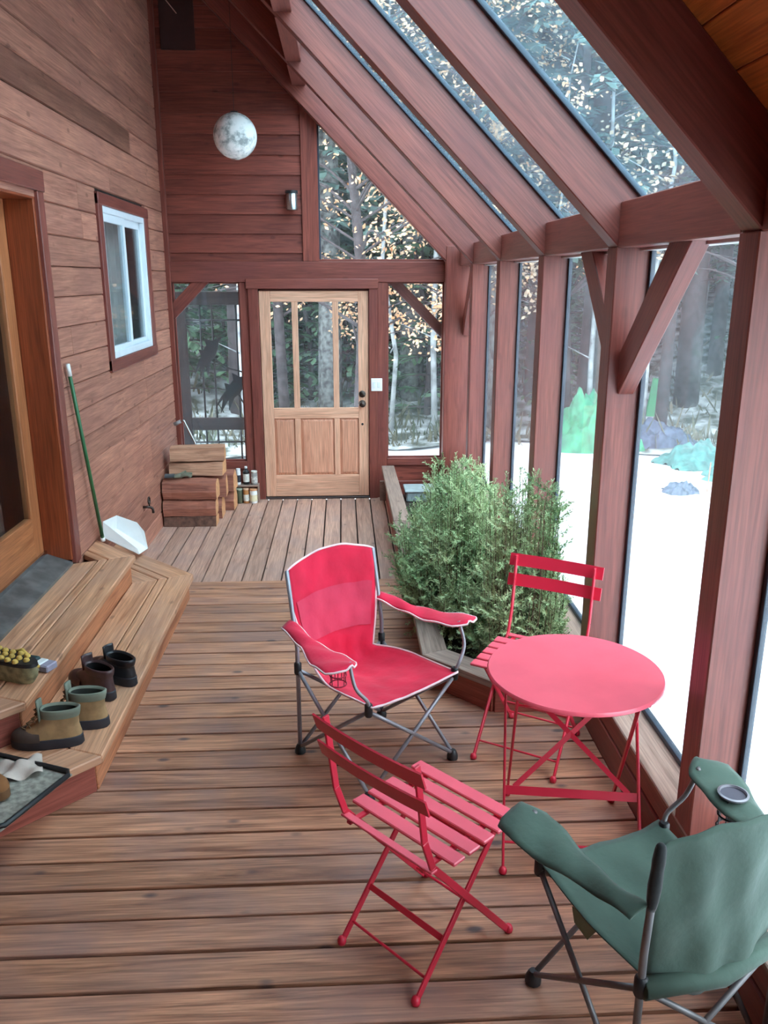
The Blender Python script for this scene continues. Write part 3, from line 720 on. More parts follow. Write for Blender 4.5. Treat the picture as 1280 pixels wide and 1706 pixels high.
# ================================================================== BOOTS AND SHOES
def outline(z, yb, yf, w, n=24, pinch=.18):
    out = []
    for k in range(n):
        a = 2*math.pi*k/n; c = math.cos(a); s = math.sin(a); y = (yb+yf)/2+(yf-yb)/2*c
        u = (c+1)/2; ww = w*(1-.16*(1-u)-pinch*math.exp(-((u-.38)/.18)**2)*.5)
        out.append((math.copysign(abs(s)**.8, s)*ww, y, z))
    return out
def rings(mb, rs):
    n = len(rs[0]); V = [p for r in rs for p in r]
    mb.add(V, [(i*n+k, i*n+(k+1)%n, (i+1)*n+(k+1)%n, (i+1)*n+k) for i in range(len(rs)-1) for k in range(n)]); return mb
def boot(name, loc, rz, label, L, W, top, mats, cat='boot', group=None, tongue=True, laces=True, rise=1.):
    """toe points to +y; heel at -L/2"""
    t = thing(name, label, cat, loc, rz, group); h = L/2; sole, upper, collar, toe, lining, lace = mats
    mb = rings(MB(), [outline(0, -h+.004, h-.012, W), outline(.008, -h-.002, h, W+.004), outline(.042, -h, h+.002, W+.003), outline(.046, -h+.004, h-.004, W-.003)])
    mb.add(outline(0, -h+.004, h-.012, W), [tuple(range(24))]); mb.build('sole', sole, t, 'auto')
    f = lambda q: -h+L*q
    R1 = [outline(.04, -h+.004, h-.003, W), outline(.05, -h+.003, h-.008, W), outline(.07*rise, -h+.008, f(.90), W*.95), outline(.088*rise, -h+.012, f(.74), W*.9), outline(.108*rise, -h+.012, f(.64), W*.84, pinch=0), outline(top*.8, -h+.010, f(.565), W*.8, pinch=0)]
    rings(MB(), R1).build('upper', upper, t, True)
    R2 = [outline(top*.8-.002, -h+.007, f(.57), W*.83, pinch=0), outline(top*.9, -h+.002, f(.565), W*.87, pinch=0), outline(top, -h+.0, f(.565), W*.88, pinch=0), outline(top+.004, -h+.008, f(.55), W*.8, pinch=0), outline(top-.008, -h+.016, f(.535), W*.7, pinch=0)]
    rings(MB(), R2).build('collar', collar, t, True)
    mb = rings(MB(), [outline(top-.008, -h+.016, f(.535), W*.7, pinch=0), outline(.06, -h+.02, f(.6), W*.72, pinch=0), outline(.036, -h+.022, f(.62), W*.7)])
    mb.add(outline(.036, -h+.022, f(.62), W*.7), [tuple(range(24))]); mb.build('lining', lining, t, True)
    mb = MB()
    mb.grid(lambda u, v: ((lambda a, q: (math.sin(a)*(W+.003)*math.cos(q)**.6, f(.62)+(h+.001-f(.62))*math.cos(a)*(math.cos(q)**.5), .04+.045*rise*math.sin(q)))(R(-100+200*u), R(0+88*v))), 16, 6)
    mb.build('toe_cap', toe, t, True)
    if tongue:
        mb = MB(); mb.grid(lambda u, v: ((u-.5)*W*1.1, f(.60)-.012+v*.004+.01*(1-(2*u-1)**2), .1*rise+(top+.035-.1*rise)*v), 6, 6)
        o = mb.build('tongue', collar, t, True); sm = o.modifiers.new('s', 'SOLIDIFY'); sm.thickness = .008
    if laces:
        mb = MB()
        for k in range(5):
            q = k/4; y = f(.80)-(f(.80)-f(.60))*min(1, q*1.5); z = .074*rise+(top*.92-.074*rise)*q
            for s in (-1, 1): mb.tube([(-s*W*.45, y-.01, z), (0, y+.012, z+.008), (s*W*.45, y-.01, z+.014)], .0025, 5)
        mb.tube(spline([(W*.4, f(.62), top*.85), (W*.95, f(.60), top*.6), (W*1.08, f(.64), .05), (W*1.15, f(.68), .008)], 5), .0025, 5)
        mb.build('laces', lace, t, True)
    return t
M_SOLE = plain('dark_rubber_sole', S(40, 42, 50), .6, var=.2)
M_TAN = plain('tan_suede', S(150, 120, 84), .85, var=.25, scale=18)
M_COLL = plain('grey_green_padding', S(112, 118, 104), .85, var=.15)
M_TOE = plain('worn_brown_leather', S(66, 54, 48), .6, var=.3)
M_LIN = plain('dark_lining', S(56, 62, 58), .9)
M_LACE = plain('brown_lace', S(120, 96, 66), .8)
M_PURP = plain('dark_plum_leather', S(70, 50, 52), .35, var=.35, scale=14)
M_BLK = plain('black_leather', S(38, 38, 42), .35, var=.3, scale=14)
M_INK = plain('black_lining', S(16, 16, 20), .9)
hb = (M_SOLE, M_TAN, M_COLL, M_TOE, M_LIN, M_LACE)
boot('hiking_boot', (-1.226, 3.05, .167), R(94), 'tan hiking boot with grey collar at the near edge of the step', .285, .052, .165, hb, group='tan hiking boots')
boot('hiking_boot', (-1.158, 3.195, .167), R(88), 'tan hiking boot with grey collar, behind its partner and before the plum shoe', .285, .052, .165, hb, group='tan hiking boots')
boot('ankle_shoe', (-1.175, 3.50, .167), R(52), 'dark plum leather ankle shoe with a wide opening on the step', .31, .055, .145, (M_SOLE, M_PURP, M_PURP, M_PURP, M_INK, M_INK), 'shoe', 'dark ankle shoes', laces=False)
boot('ankle_shoe', (-1.115, 3.63, .167), R(54), 'black leather ankle shoe farthest along the lower step', .31, .055, .13, (M_SOLE, M_BLK, M_BLK, M_BLK, M_INK, M_INK), 'shoe', 'dark ankle shoes', laces=False)
# studded shoe, lying sole up on the upper step
cl = thing('studded_shoe', 'upturned shoe with yellow studs on a black sole, on the upper step', 'shoe', (-1.47, 3.335, .333), R(62)); cl.scale = (1.15, 1.15, 1.1)
M_YEL = plain('yellow_rubber', S(204, 168, 84), .6, var=.2)
rings(MB(), [outline(.0, -.12, .12, .04), outline(.03, -.14, .13, .05), outline(.055, -.145, .145, .052), outline(.075, -.14, .14, .05)]).build('upper', plain('grey_khaki_mesh', S(132, 124, 92), .8, var=.4, scale=30), cl, True)
mb = rings(MB(), [outline(.075, -.148, .148, .054), outline(.09, -.146, .146, .052)]); mb.add(outline(.09, -.146, .146, .052), [tuple(range(24))]); mb.build('sole', M_BLACK, cl, 'auto')
rg = random.Random(4)
for k in range(7):
    for s in (-1, 0, 1):
        if abs(k-3) == 3 and s: continue
        MB().lathe([(.011, 0), (.012, .006), (.008, .013), (.001, .014)], 8, (s*.028+rg.uniform(-.003, .003), -.115+k*.038+(.012 if s == 0 else 0), .09)).build('stud', M_YEL, cl, 'auto')
MB().tube([(.05, -.1, .04), (.07, 0, .085), (.05, .1, .05)], .008, 6).build('strap', M_YEL, cl, True)
sp = thing('shoe_brush', 'small dark teal brush with a white and lavender end on the step edge', 'brush', (-1.37, 3.41, .333), R(-22))
MB().extr([(-.085, -.03, 0), (-.01, -.034, 0), (-.01, .034, 0), (-.085, .03, 0)], (0, 0, .045)).build('handle', plain('dark_teal_plastic', S(36, 58, 60), .5), sp, bev=.008)
MB().box(-.01, .03, -.033, .033, .004, .036).build('ferrule', M_WHITE, sp, bev=.004)
MB().box(.03, .075, -.034, .034, .002, .034).build('head', plain('lavender_foam', S(152, 146, 164), .8), sp, bev=.005)

# ---- boot tray with slipper and cloth
tr = thing('boot_tray', 'dark rimmed grey boot tray on the angled end of the lower step', 'tray', (-1.315, 2.755, .168), R(-23))
TM = plain('speckled_grey_tray', S(150, 148, 138), .6, var=.35, scale=40)
MB().box(-.21, .21, -.2, .16, 0, .006).build('tray_base', TM, tr)
mb = MB(); P = [(-.21, -.2), (.19, -.2), (.21, -.18), (.21, .14), (.19, .16), (-.21, .16)]
mb.tube([(x, y, .014) for x, y in P]+[(P[0][0], P[0][1], .014)], .011, 6); mb.build('tray_rim', M_BLACK, tr, True)
boot('slipper', (-1.325, 2.715, .175), R(-125), 'fuzzy tan slipper lying in the boot tray', .20, .044, .075, (plain('tan_sole', S(120, 84, 54), .9), plain('tan_fleece', S(150, 104, 62), .95, var=.3, scale=50, bump=.8), plain('tan_fleece_cuff', S(168, 124, 80), .95, var=.3, scale=50, bump=.8), plain('brown_fleece', S(132, 88, 52), .95), M_TOE, M_LACE), 'slipper', tongue=False, laces=False, rise=.75)
ck = MB(); ck.grid(lambda u, v: ((u-.5)*.16, (v-.5)*.13, .008+.016*math.sin(u*9)*math.sin(v*7+1)+.022*math.sin(v*math.pi)*math.sin(u*math.pi)), 18, 14)
o = tag(ck.build('folded_cloth', fabric('pale_cloth', S(190, 176, 166)), None, True), 'crumpled pale cloth in the boot tray behind the slipper', 'cloth'); o.location = (-1.262, 2.845, .180); o.rotation_euler = (0, 0, R(20))

# ================================================================== DUSTPAN, FIREWOOD AND SMALL THINGS
M_GRNPOLE = plain('green_pole', S(48, 104, 64), .35)
dp = thing('long_handled_dustpan', 'white dustpan with a long green pole leaning on the siding', 'dustpan', (0, 0, 0))
pb, pt_ = Vector((-1.60, 5.27, .335)), Vector((-1.632, 5.02, 1.515))
MB().tube([pb.lerp(pt_, .02), pb.lerp(pt_, .94)], .012, 10).build('pole', M_GRNPOLE, dp, True)
MB().tube([pb.lerp(pt_, .94), pt_], .0135, 10).build('pole_tip', M_WHITE, dp, True)
MB().tube([pb, pb.lerp(pt_, .022)], .015, 10).build('pole_foot', M_WHITE, dp, True)
pan = MB()
A = [(-1.605, 5.30, .352), (-1.395, 5.36, .21), (-1.37, 5.50, .205), (-1.57, 5.48, .36)]   # floor of the pan
pan.add(A, [(0, 1, 2, 3)])
B = [(-1.60, 5.30, .47), (-1.50, 5.42, .455), (-1.375, 5.50, .34)]
pan.add([A[0], A[3], (-1.56, 5.48, .45), (-1.60, 5.30, .46)], [(0, 1, 2, 3)])
pan.add([A[3], A[2], (-1.385, 5.50, .325), (-1.43, 5.50, .39), (-1.56, 5.48, .45)], [(0, 1, 2, 3, 4)])
pan.add([A[0], A[1], (-1.405, 5.36, .25), (-1.60, 5.30, .46)], [(0, 1, 2, 3)])
o = pan.build('pan', M_WHITE, dp); sm = o.modifiers.new('s', 'SOLIDIFY'); sm.thickness = .006
def log(loc, L, prof, rz, label, mat=None, rx=0):
    t = thing('split_log', label, 'firewood', loc, rz, 'stacked firewood'); rg = random.Random(label)
    n = 7; rs = []
    for i in range(n):
        x = -L/2+L*i/(n-1); j = 1+.03*rg.uniform(-1, 1)
        rs.append([(x, p[0]*j+rg.uniform(-.003, .003), p[1]*j+rg.uniform(-.003, .003)) for p in prof])
    rings(MB(), rs).build('split_face', mat or W_LOG, t)
    m = len(prof)
    for e in (0, n-1): MB().add(rs[e], [tuple(range(m))]).build('end_grain', W_LOGEND, t)
    return t
def roundp(w, h, n=10, flat=.0):
    return [(w*math.cos(2*math.pi*k/n), max(0, h+h*math.sin(2*math.pi*k/n)) if not flat else max(flat*h, h+h*math.sin(2*math.pi*k/n))-flat*h) for k in range(n)]
log((-1.405, 7.32, ZF), .47, [(-.09, 0), (.09, 0), (.095, .07), (.04, .095), (-.07, .09)], 0, 'thin dark slab of firewood at the bottom front of the stack', M_BARK)
log((-1.405, 7.33, ZF+.096), .47, [(-.085, 0), (.08, 0), (.1, .06), (.08, .13), (.0, .15), (-.085, .135), (-.1, .07)], R(1), 'reddish split log second from the bottom front of the stack', W_LOGR)
log((-1.395, 7.34, ZF+.250), .48, [(-.08, 0), (.09, 0), (.1, .09), (.06, .165), (-.02, .18), (-.09, .15), (-.105, .07)], R(-1), 'large reddish round-backed log under the glove', W_LOGR)
log((-1.40, 7.59, ZF), .5, [(-.1, 0), (.1, 0), (.11, .1), (.05, .19), (-.06, .2), (-.11, .1)], 0, 'split log at the bottom of the second row in the stack', W_LOGR)
log((-1.35, 7.60, ZF+.203), .48, [(-.1, 0), (.1, 0), (.1, .1), (.02, .2), (-.09, .17)], R(3), 'split log in the middle of the second row of the stack', W_LOGR)
log((-1.355, 7.50, ZF+.435), .49, [(-.09, 0), (.1, 0), (.11, .06), (.09, .125), (-.06, .11)], R(-3), 'pale wedge of firewood just below the topmost one')
log((-1.345, 7.51, ZF+.565), .49, [(-.08, 0), (.1, 0), (.1, .04), (.06, .13), (-.07, .12)], R(4), 'pale wedge of firewood on the very top of the stack')
log((-1.32, 7.87, ZF), .5, [(-.1, 0), (.1, 0), (.11, .1), (.05, .2), (-.06, .19), (-.11, .1)], R(-2), 'split log lying against the far wall at the bottom', W_LOGR)
log((-1.30, 7.86, ZF+.2), .48, [(-.1, 0), (.1, 0), (.09, .1), (.01, .19), (-.09, .15)], R(-4), 'split log lying against the far wall on top of another', W_LOGR)
# work glove on the large log
gl = thing('work_glove', 'grey green work glove lying on the large log', 'glove', (-1.49, 7.335, .272), R(8))
GM = fabric('grey_green_suede', S(104, 104, 88), .9)
mb = MB(); mb.grid(lambda u, v: (-.02+.085*(u-.5), .085*(v-.5)*math.cos((u-.5)*1.2), .012+.024*math.sin(v*math.pi)*math.sin(.3+u*2.4)), 10, 10); o = mb.build('palm', GM, gl, True); sm = o.modifiers.new('s', 'SOLIDIFY'); sm.thickness = .012
for k in range(4):
    yy = -.034+k*.022
    MB().tube(spline([(.015, yy, .018), (.06, yy*1.2, .028), (.1+.01*(k % 2), yy*1.35, .012+.012*(k == 3))], 4), .0105, 7).build('finger', GM, gl, True)
MB().tube(spline([(-.01, .03, .02), (.03, .066, .03), (.055, .075, .042)], 4), .011, 7).build('thumb', GM, gl, True)
mb = MB(); mb.grid(lambda u, v: (-.13+.085*u, .055*math.cos(v*math.pi*2)*(1.1-.25*u), .02+.015*math.sin(v*math.pi*2)), 6, 14); mb.build('cuff', fabric('dark_cuff', S(58, 62, 66)), gl, True)
tool = thing('steel_hook', 'bent grey steel hook tool standing behind the firewood', 'tool', (0, 0, 0))
MB().tube(spline([(-1.62, 7.985, .655), (-1.555, 7.985, .685), (-1.53, 7.985, .645), (-1.45, 7.985, .46), (-1.36, 7.985, .24)], 6), .011, 8).build('rod', M_CHROME, tool, True)
MB().tube([(-1.64, 7.985, .648), (-1.575, 7.985, .678)], .018, 8).build('grip', plain('grey_grip', S(150, 146, 146), .5), tool, True)

# shelf of bottles in the corner
sh = thing('bottle_shelf', 'low wooden shelf by the door holding bottles', 'shelf', (-.985, 8.09, ZF))
box('shelf_board', -.125, .125, -.05, .05, .165, .183, W_GREY, sh)
for s in (-1, 1): box('shelf_end', s*.118-.007, s*.118+.007, -.045, .045, 0, .165, W_GREY, sh, axis='z')
def bottle(loc, r, h, label, body, cap, lab=None, neck=.4, sh_=.72):
    t = thing('bottle', label, 'bottle', loc)
    MB().lathe([(.001, 0), (r*.95, 0), (r, .004), (r, h*sh_), (r*neck, h*(sh_+.12)), (r*neck, h*.92)], 16).build('body', body, t, 'auto')
    MB().lathe([(r*neck*1.15, h*.9), (r*neck*1.15, h), (.001, h)], 14, caps=False).build('cap', cap, t, 'auto')
    if lab: MB().lathe([(r*1.015, h*.15), (r*1.015, h*.6)], 16, caps=False).build('label', lab, t, True)
    return t
zs = ZF+.184
LBW = plain('white_label', S(214, 214, 206), .6, var=.15, scale=60); LBD = plain('dark_label', S(46, 50, 60), .6)
bottle((-1.062, 8.085, zs), .024, .16, 'white bottle with dark label on the low shelf by the door', M_WHITE, M_WHITE, LBD, .8, .82)
bottle((-.985, 8.09, zs), .032, .18, 'dark bottle with pale label and white cap on the low shelf', M_BLACK, M_WHITE, LBW)
bottle((-.905, 8.085, zs), .032, .135, 'short grey jar at the door end of the low shelf', plain('grey_jar', S(150, 150, 148), .4), LBW, plain('mottled_label', S(190, 190, 186), .6, var=.4, scale=80), .85, .8)
bottle((-1.057, 8.05, ZF), .034, .15, 'dark olive jar under the low shelf by the door', plain('olive_jar', S(84, 86, 66), .35), plain('pale_green_lid', S(170, 180, 160), .4), None, .85, .8)
bottle((-.989, 8.05, ZF), .030, .15, 'orange brown jar in the middle under the low shelf', plain('amber_jar', S(172, 116, 66), .4), plain('peach_lid', S(220, 180, 150), .5), LBW, .85, .8)
bottle((-.915, 8.045, ZF), .038, .145, 'white tub with pale yellow label under the low shelf', M_WHITE, plain('orange_lid', S(206, 150, 110), .5), plain('cream_label', S(224, 214, 180), .6, var=.1, scale=50), .85, .8)

# paper lantern
ln = thing('paper_lantern', 'round white paper lantern with grey mottled print hanging on a cord', 'lantern', (-.885, 7.6, 3.16))
m, t, nd, lk, b = nodes('printed_paper'); tc = N(t, 'ShaderNodeTexCoord'); nz = N(t, 'ShaderNodeTexNoise', i_Scale=9.0, i_Detail=8.0, i_Roughness=.65); lk.new(tc.outputs['Object'], nz.inputs['Vector'])
rp = ramp(t, [(.38, S(150, 156, 156)), (.46, S(214, 218, 216)), (.54, S(244, 244, 242))]); lk.new(nz.outputs[0], rp.inputs[0]); lk.new(rp.outputs[0], b.inputs['Base Color']); b.inputs['Roughness'].default_value = .7
MB().lathe([(.035 if abs(k) == 16 else .182*math.cos(R(k*90/16.6)), .182*math.sin(R(k*90/16.6))+(.0012 if k % 2 else 0)) for k in range(-16, 17)], 40).build('shade', m, ln, True)
MB().lathe([(.03, .18), (.034, .186), (.03, .192)], 20).build('collar', M_BLACK, ln, 'auto')
MB().tube([(0, 0, .18), (0, 0, 1.02)], .002, 5).build('cord', M_BLACK, ln)
ck_ = tag(MB().tube([(-1.52, 7.6, 4.32), (-1.33, 7.7, 4.10)], .004, 6).build('hanging_stick', plain('pale_wood', S(190, 150, 140), .6)), 'thin pale stick hanging high in the roof corner', 'stick')
MB().tube([(-1.52, 7.6, 4.32), (-1.52, 7.6, 5.02)], .002, 4).build('cord', M_BLACK, ck_)
# steel wall light
wl = thing('wall_light', 'small brushed steel cylinder wall light beside the gable window', 'lamp', (-.455, YF-.075, 2.70))
MB().lathe([(.001, -.085), (.05, -.085), (.055, -.08), (.055, .06), (.05, .066), (.001, .066)], 24).build('cylinder', M_CHROME, wl, 'auto')
MB().lathe([(.058, .06), (.058, .085), (.001, .088)], 24, caps=False).build('dark_cap', M_BLACK, wl, 'auto')
MB().box(-.03, .03, .04, .085, -.04, .04).build('bracket', M_STEELD, wl, bev=.004)
# light switch
sw = thing('light_switch', 'white double light switch on the casing right of the door', 'switch', (.328, YF-.058, .997))
MB().box(-.055, .055, -.008, 0, -.062, .062).build('plate', M_WHITE, sw, bev=.003)
for s in (-1, 1): MB().box(s*.022-.014, s*.022+.014, -.013, -.007, -.03, .03).build('rocker', plain('pale_rocker', S(216, 226, 222), .4), sw, bev=.002)
# garden tap
tp = thing('garden_tap', 'small bronze garden tap low on the left wall', 'tap', (XL, 6.6, .2))
MB().tube([(0, 0, 0), (.07, 0, 0)], .011, 8).build('pipe', M_BRASS, tp, True)
MB().tube(spline([(.055, 0, 0), (.085, 0, -.012), (.09, 0, -.05)], 4), .011, 8).build('spout', M_BRASS, tp, True)
mb = MB(); mb.tube([(.062+.0, .03*math.cos(k*math.pi/5), .055+.03*math.sin(k*math.pi/5)) for k in range(11)], .006, 6); mb.tube([(.062, -.03, .055), (.062, .03, .055)], .004, 5); mb.tube([(.062, 0, 0), (.062, 0, .055)], .006, 6); mb.build('wheel', M_BRASS, tp, True)

# ================================================================== OUTSIDE
GZ = -.45
def ground_z(x, y):
    r = math.hypot(x-1, y*.9); z = GZ+.05*math.sin(x*.9+.4)*math.cos(y*.7)+.03*math.sin(x*2.3+y*1.7)
    far = max(0, r-13)
    return z+.34*far-.04*math.exp(-far)
def terrain(name, inner, outer, step, mat, dz, jitter):
    rg = random.Random(5); mb = MB(); nth = 72; V = []; F = []
    radii = []; r = inner
    while r < outer: radii.append(r); r += step*(1+r*.04)
    for i, r in enumerate(radii):
        for k in range(nth+1):
            a = R(-75)+R(210)*k/nth; rr = r+(jitter*math.sin(a*9+1)*.6+jitter*math.sin(a*23)*.4 if i == 0 and jitter else 0)
            x = 1+rr*math.cos(a); y = rr*math.sin(a)/.9
            V.append((x, y, ground_z(x, y)+dz+rg.uniform(-.02, .02)))
    for i in range(len(radii)-1):
        for k in range(nth): p = i*(nth+1)+k; F.append((p, p+1, p+nth+2, p+nth+1))
    mb.add(V, F)
    return tag(mb.build(name, mat, None, True), kind='structure')
mb = MB(); mb.grid(lambda u, v: ((lambda x, y: (x, y, ground_z(x, y) if not (-2 < x < 1.3 and y < 8.4) else GZ-.1))(-14+32*u, -8+26*v)), 64, 52)
snow = tag(mb.build('ground', M_SNOW, None, True), kind='structure')
M_FLOOR = plain('forest_floor', S(78, 84, 74), .95, var=.3, scale=3.2, bump=.8, c2=S(206, 212, 216), mid=.46)
terrain('ground_forest', 11.2, 62, .8, M_FLOOR, .04, .5)

M_TRUNK = plain('conifer_bark', S(66, 58, 60), .95, var=.4, scale=9, bump=.8)
M_PALE = plain('lichen_bark', S(136, 138, 136), .95, var=.35, scale=10, bump=.6, c2=S(70, 68, 70))
M_BIRCH = plain('white_bark', S(168, 172, 174), .9, var=.2, scale=6, c2=S(104, 104, 106), mid=.45)
M_NEEDLE = plain('conifer_needles', S(92, 124, 94), .8, var=.3, scale=.9, c2=S(48, 74, 60))
M_NEEDLEB = plain('blue_green_needles', S(98, 124, 116), .8, var=.3, scale=.9, c2=S(54, 78, 78))
M_OAK = plain('autumn_leaves', S(220, 184, 150), .7, var=.2, scale=4., c2=S(192, 138, 96))
M_OAKP = plain('pale_autumn_leaves', S(206, 190, 168), .7, var=.2, scale=4., c2=S(176, 136, 100))

def conifer_meshes(seed, H, r0, z0, spread):
    rg = random.Random(seed); tk = MB()
    P = [(rg.uniform(-.05, .05)*k, rg.uniform(-.05, .05)*k, H*k/8) for k in range(9)]
    tk.tube(P, [r0*(1-.9*k/8) for k in range(9)], 8)
    V = []; F = []
    z = z0
    while z < H-.2:
        q = (z-z0)/(H-z0); L0 = spread*(1-q)**.8*(.7 if q < .08 else 1)+.25
        for b in range(rg.randint(4, 6)):
            a = rg.uniform(0, 6.283); L = L0*rg.uniform(.6, 1.1); c, s = math.cos(a), math.sin(a); dr = rg.uniform(.15, .5)
            n = max(4, int(L/.17))
            if z < H*.5: tk.tube([(0, 0, z), (c*L*.5, s*L*.5, z-dr*L*.1), (c*L, s*L, z-dr*L*.4)], [.02, .013, .004], 4, False)
            for k in range(1, n+1):
                u = k/n; px, py, pz = c*L*u, s*L*u, z-dr*L*u*u*.45
                for side in (-1, 1):
                    l2 = rg.uniform(.2, .42)*(1.15-.6*u); aa = a+side*rg.uniform(.5, 1.1)
                    ex, ey = math.cos(aa)*l2, math.sin(aa)*l2; dz = rg.uniform(-.16, .02); w = rg.uniform(.035, .07)
                    nx, ny = -math.sin(aa)*w, math.cos(aa)*w; m = len(V); tz = rg.uniform(-.04, .04)
                    V += [(px, py, pz), (px+ex*.6+nx, py+ey*.6+ny, pz+dz*.5+tz), (px+ex, py+ey, pz+dz), (px+ex*.6-nx, py+ey*.6-ny, pz+dz*.5-tz)]
                    F.append((m, m+1, m+2, m+3))
        z += rg.uniform(.22, .36)
    fm = bpy.data.meshes.new('needles'); fm.from_pydata(V, [], F); fm.update()
    return tk.mesh(True, 'trunk'), fm
CON = [conifer_meshes(11, 15, .17, 2.3, 2.1), conifer_meshes(12, 19, .24, 3.2, 2.4), conifer_meshes(13, 12, .13, 1.0, 1.8), conifer_meshes(14, 22, .28, 4.2, 2.6), conifer_meshes(15, 6, .07, .35, 1.1)]
def oak_meshes(seed, H, nleaf, bare=.2):
    rg = random.Random(seed); tk = MB(); tk.tube([(0, 0, 0), (.1, .05, H*.3), (-.1, .1, H*.6), (.05, 0, H)], [.1, .08, .05, .015], 8)
    V = []; F = []
    for b in range(60):
        a = rg.uniform(0, 6.283); z = rg.uniform(.22, .95)*H; L = rg.uniform(1.0, 2.6)*(1.15-.6*z/H)
        P = spline([(0, .05, z), (math.cos(a)*L*.5, math.sin(a)*L*.5, z+.25*L), (math.cos(a)*L, math.sin(a)*L, z+.2*L)], 5)
        tk.tube(P, [.025*(1-.85*k/(len(P)-1)) for k in range(len(P))], 4, False)
        if rg.random() < bare: continue
        for c in range(rg.randint(4, 8)):
            p = P[rg.randint(3, len(P)-1)]+Vector((rg.gauss(0, .12), rg.gauss(0, .12), rg.gauss(0, .1)))
            for k in range(nleaf):
                q = p+Vector((rg.gauss(0, .13), rg.gauss(0, .13), rg.gauss(0, .10))); u = Vector((rg.gauss(0, 1), rg.gauss(0, 1), rg.gauss(-.4, .6))).normalized(); w = u.orthogonal().normalized(); l = rg.uniform(.045, .085)
                m = len(V); V += [q, q+u*l*.5+w*l*.32, q+u*l, q+u*l*.5-w*l*.32]; F.append((m, m+1, m+2, m+3))
    fm = bpy.data.meshes.new('leaves'); fm.from_pydata(V, [], F); fm.update()
    return tk.mesh(True, 'trunk'), fm
OAK = [oak_meshes(21, 7.6, 15), oak_meshes(22, 9.5, 3, .72)]
def tree(name, label, meshes, loc, rz, sc, tm, fmat, fname, group, cat='tree'):
    t = thing(name, label, cat, loc, rz, group); t.scale = (sc, sc, sc)
    link('trunk', meshes[0], tm, t)
    if meshes[1]: o = link(fname, meshes[1], fmat, t); o['kind'] = 'stuff'
    return t
rg = random.Random(42); placed = []
def free(x, y, d):
    return all((x-a)**2+(y-b)**2 > d*d for a, b in placed)
GC = 'conifers of the forest outside'
n = 0
for ring, (r0, r1, cnt, dmin) in enumerate(((12.4, 17, 34, 1.4), (17, 24, 44, 1.7), (24, 34, 60, 2.0), (34, 46, 50, 2.6))):
    k = 0; tries = 0
    while k < cnt and tries < 4000:
        tries += 1
        a = R(rg.uniform(12, 112)); r = rg.uniform(r0, r1); x = 1+r*math.cos(a); y = r*math.sin(a)/.9
        if not free(x, y, dmin): continue
        placed.append((x, y)); v = rg.choice((0, 1, 1, 2, 3)) if ring else rg.choice((0, 1, 1, 3)); sc = rg.uniform(.85, 1.2)
        lab = ('tall dark conifer at the near edge of the snowy forest', 'tall conifer standing deeper in the forest outside', 'conifer on the forested slope behind the nearer trees', 'conifer high on the farthest wooded slope')[ring]
        tree('conifer', lab, CON[v], (x, y, ground_z(x, y)-.1), rg.uniform(0, 6.28), sc, M_TRUNK if rg.random() < .7 else M_PALE, M_NEEDLE if rg.random() < .6 else M_NEEDLEB, 'needles', ('conifers at the forest edge', 'conifers deeper in the forest', 'conifers on the slope', 'conifers on the farthest slope')[ring])
        k += 1
k = 0
while k < 54:
    a = R(rg.uniform(12, 110) if k < 30 else rg.uniform(76, 106)); r = rg.uniform(13.0, 22 if k < 30 else 17); x = 1+r*math.cos(a); y = r*math.sin(a)/.9
    if not free(x, y, .8): continue
    placed.append((x, y)); k += 1
    tree('conifer', 'short young conifer with green boughs down to the ground', CON[4], (x, y, ground_z(x, y)-.1), rg.uniform(0, 6.28), rg.uniform(.6, 1.1), M_TRUNK, M_NEEDLE, 'needles', 'young conifers')
# thin bare saplings between the conifers
sap = []
for v in range(3):
    mb = MB(); rr = random.Random(v); P = [(rr.uniform(-.08, .08)*k, rr.uniform(-.08, .08)*k, 1.3*k) for k in range(7)]
    mb.tube(P, [.045*(1-.13*k) for k in range(7)], 6)
    for b in range(12):
        z = rr.uniform(1.2, 7); a = rr.uniform(0, 6.28); L = rr.uniform(.3, .9); mb.tube([(0, 0, z), (math.cos(a)*L, math.sin(a)*L, z+.4*L)], [.014, .004], 4, False)
    sap.append((mb.mesh(True), None))
k = 0
while k < 60:
    a = R(rg.uniform(15, 108)); r = rg.uniform(11.8, 20); x = 1+r*math.cos(a); y = r*math.sin(a)/.9
    if not free(x, y, .6): continue
    placed.append((x, y)); k += 1
    tree('sapling', 'thin pale bare sapling between the conifers at the forest edge', sap[k % 3], (x, y, ground_z(x, y)-.1), rg.uniform(0, 6.28), rg.uniform(.8, 1.3), M_BIRCH, None, '', 'bare saplings', 'sapling')
for i, (x, y, v, sc, lab) in enumerate(((.2, 11.6, 0, 1.0, 'young oak with orange autumn leaves seen through the gable window'), (1.9, 11.9, 0, .95, 'young oak with orange autumn leaves seen right of the door'), (-.9, 12.8, 1, .9, 'leafy autumn oak straight behind the wooden door'), (6.2, 11.8, 1, 1.0, 'pale leaved oak seen through the roof glass'), (5.2, 13.2, 1, 1.05, 'pale leaved oak beyond the green tarpaulin'), (3.6, 13.2, 0, 1.2, 'small oak with few leaves behind the green slide'))):
    tree('oak_tree', lab, OAK[v], (x, y, ground_z(x, y)-.1), i*1.7, sc, M_TRUNK, M_OAK if i < 3 else M_OAKP, 'leaves', 'oaks with autumn leaves')

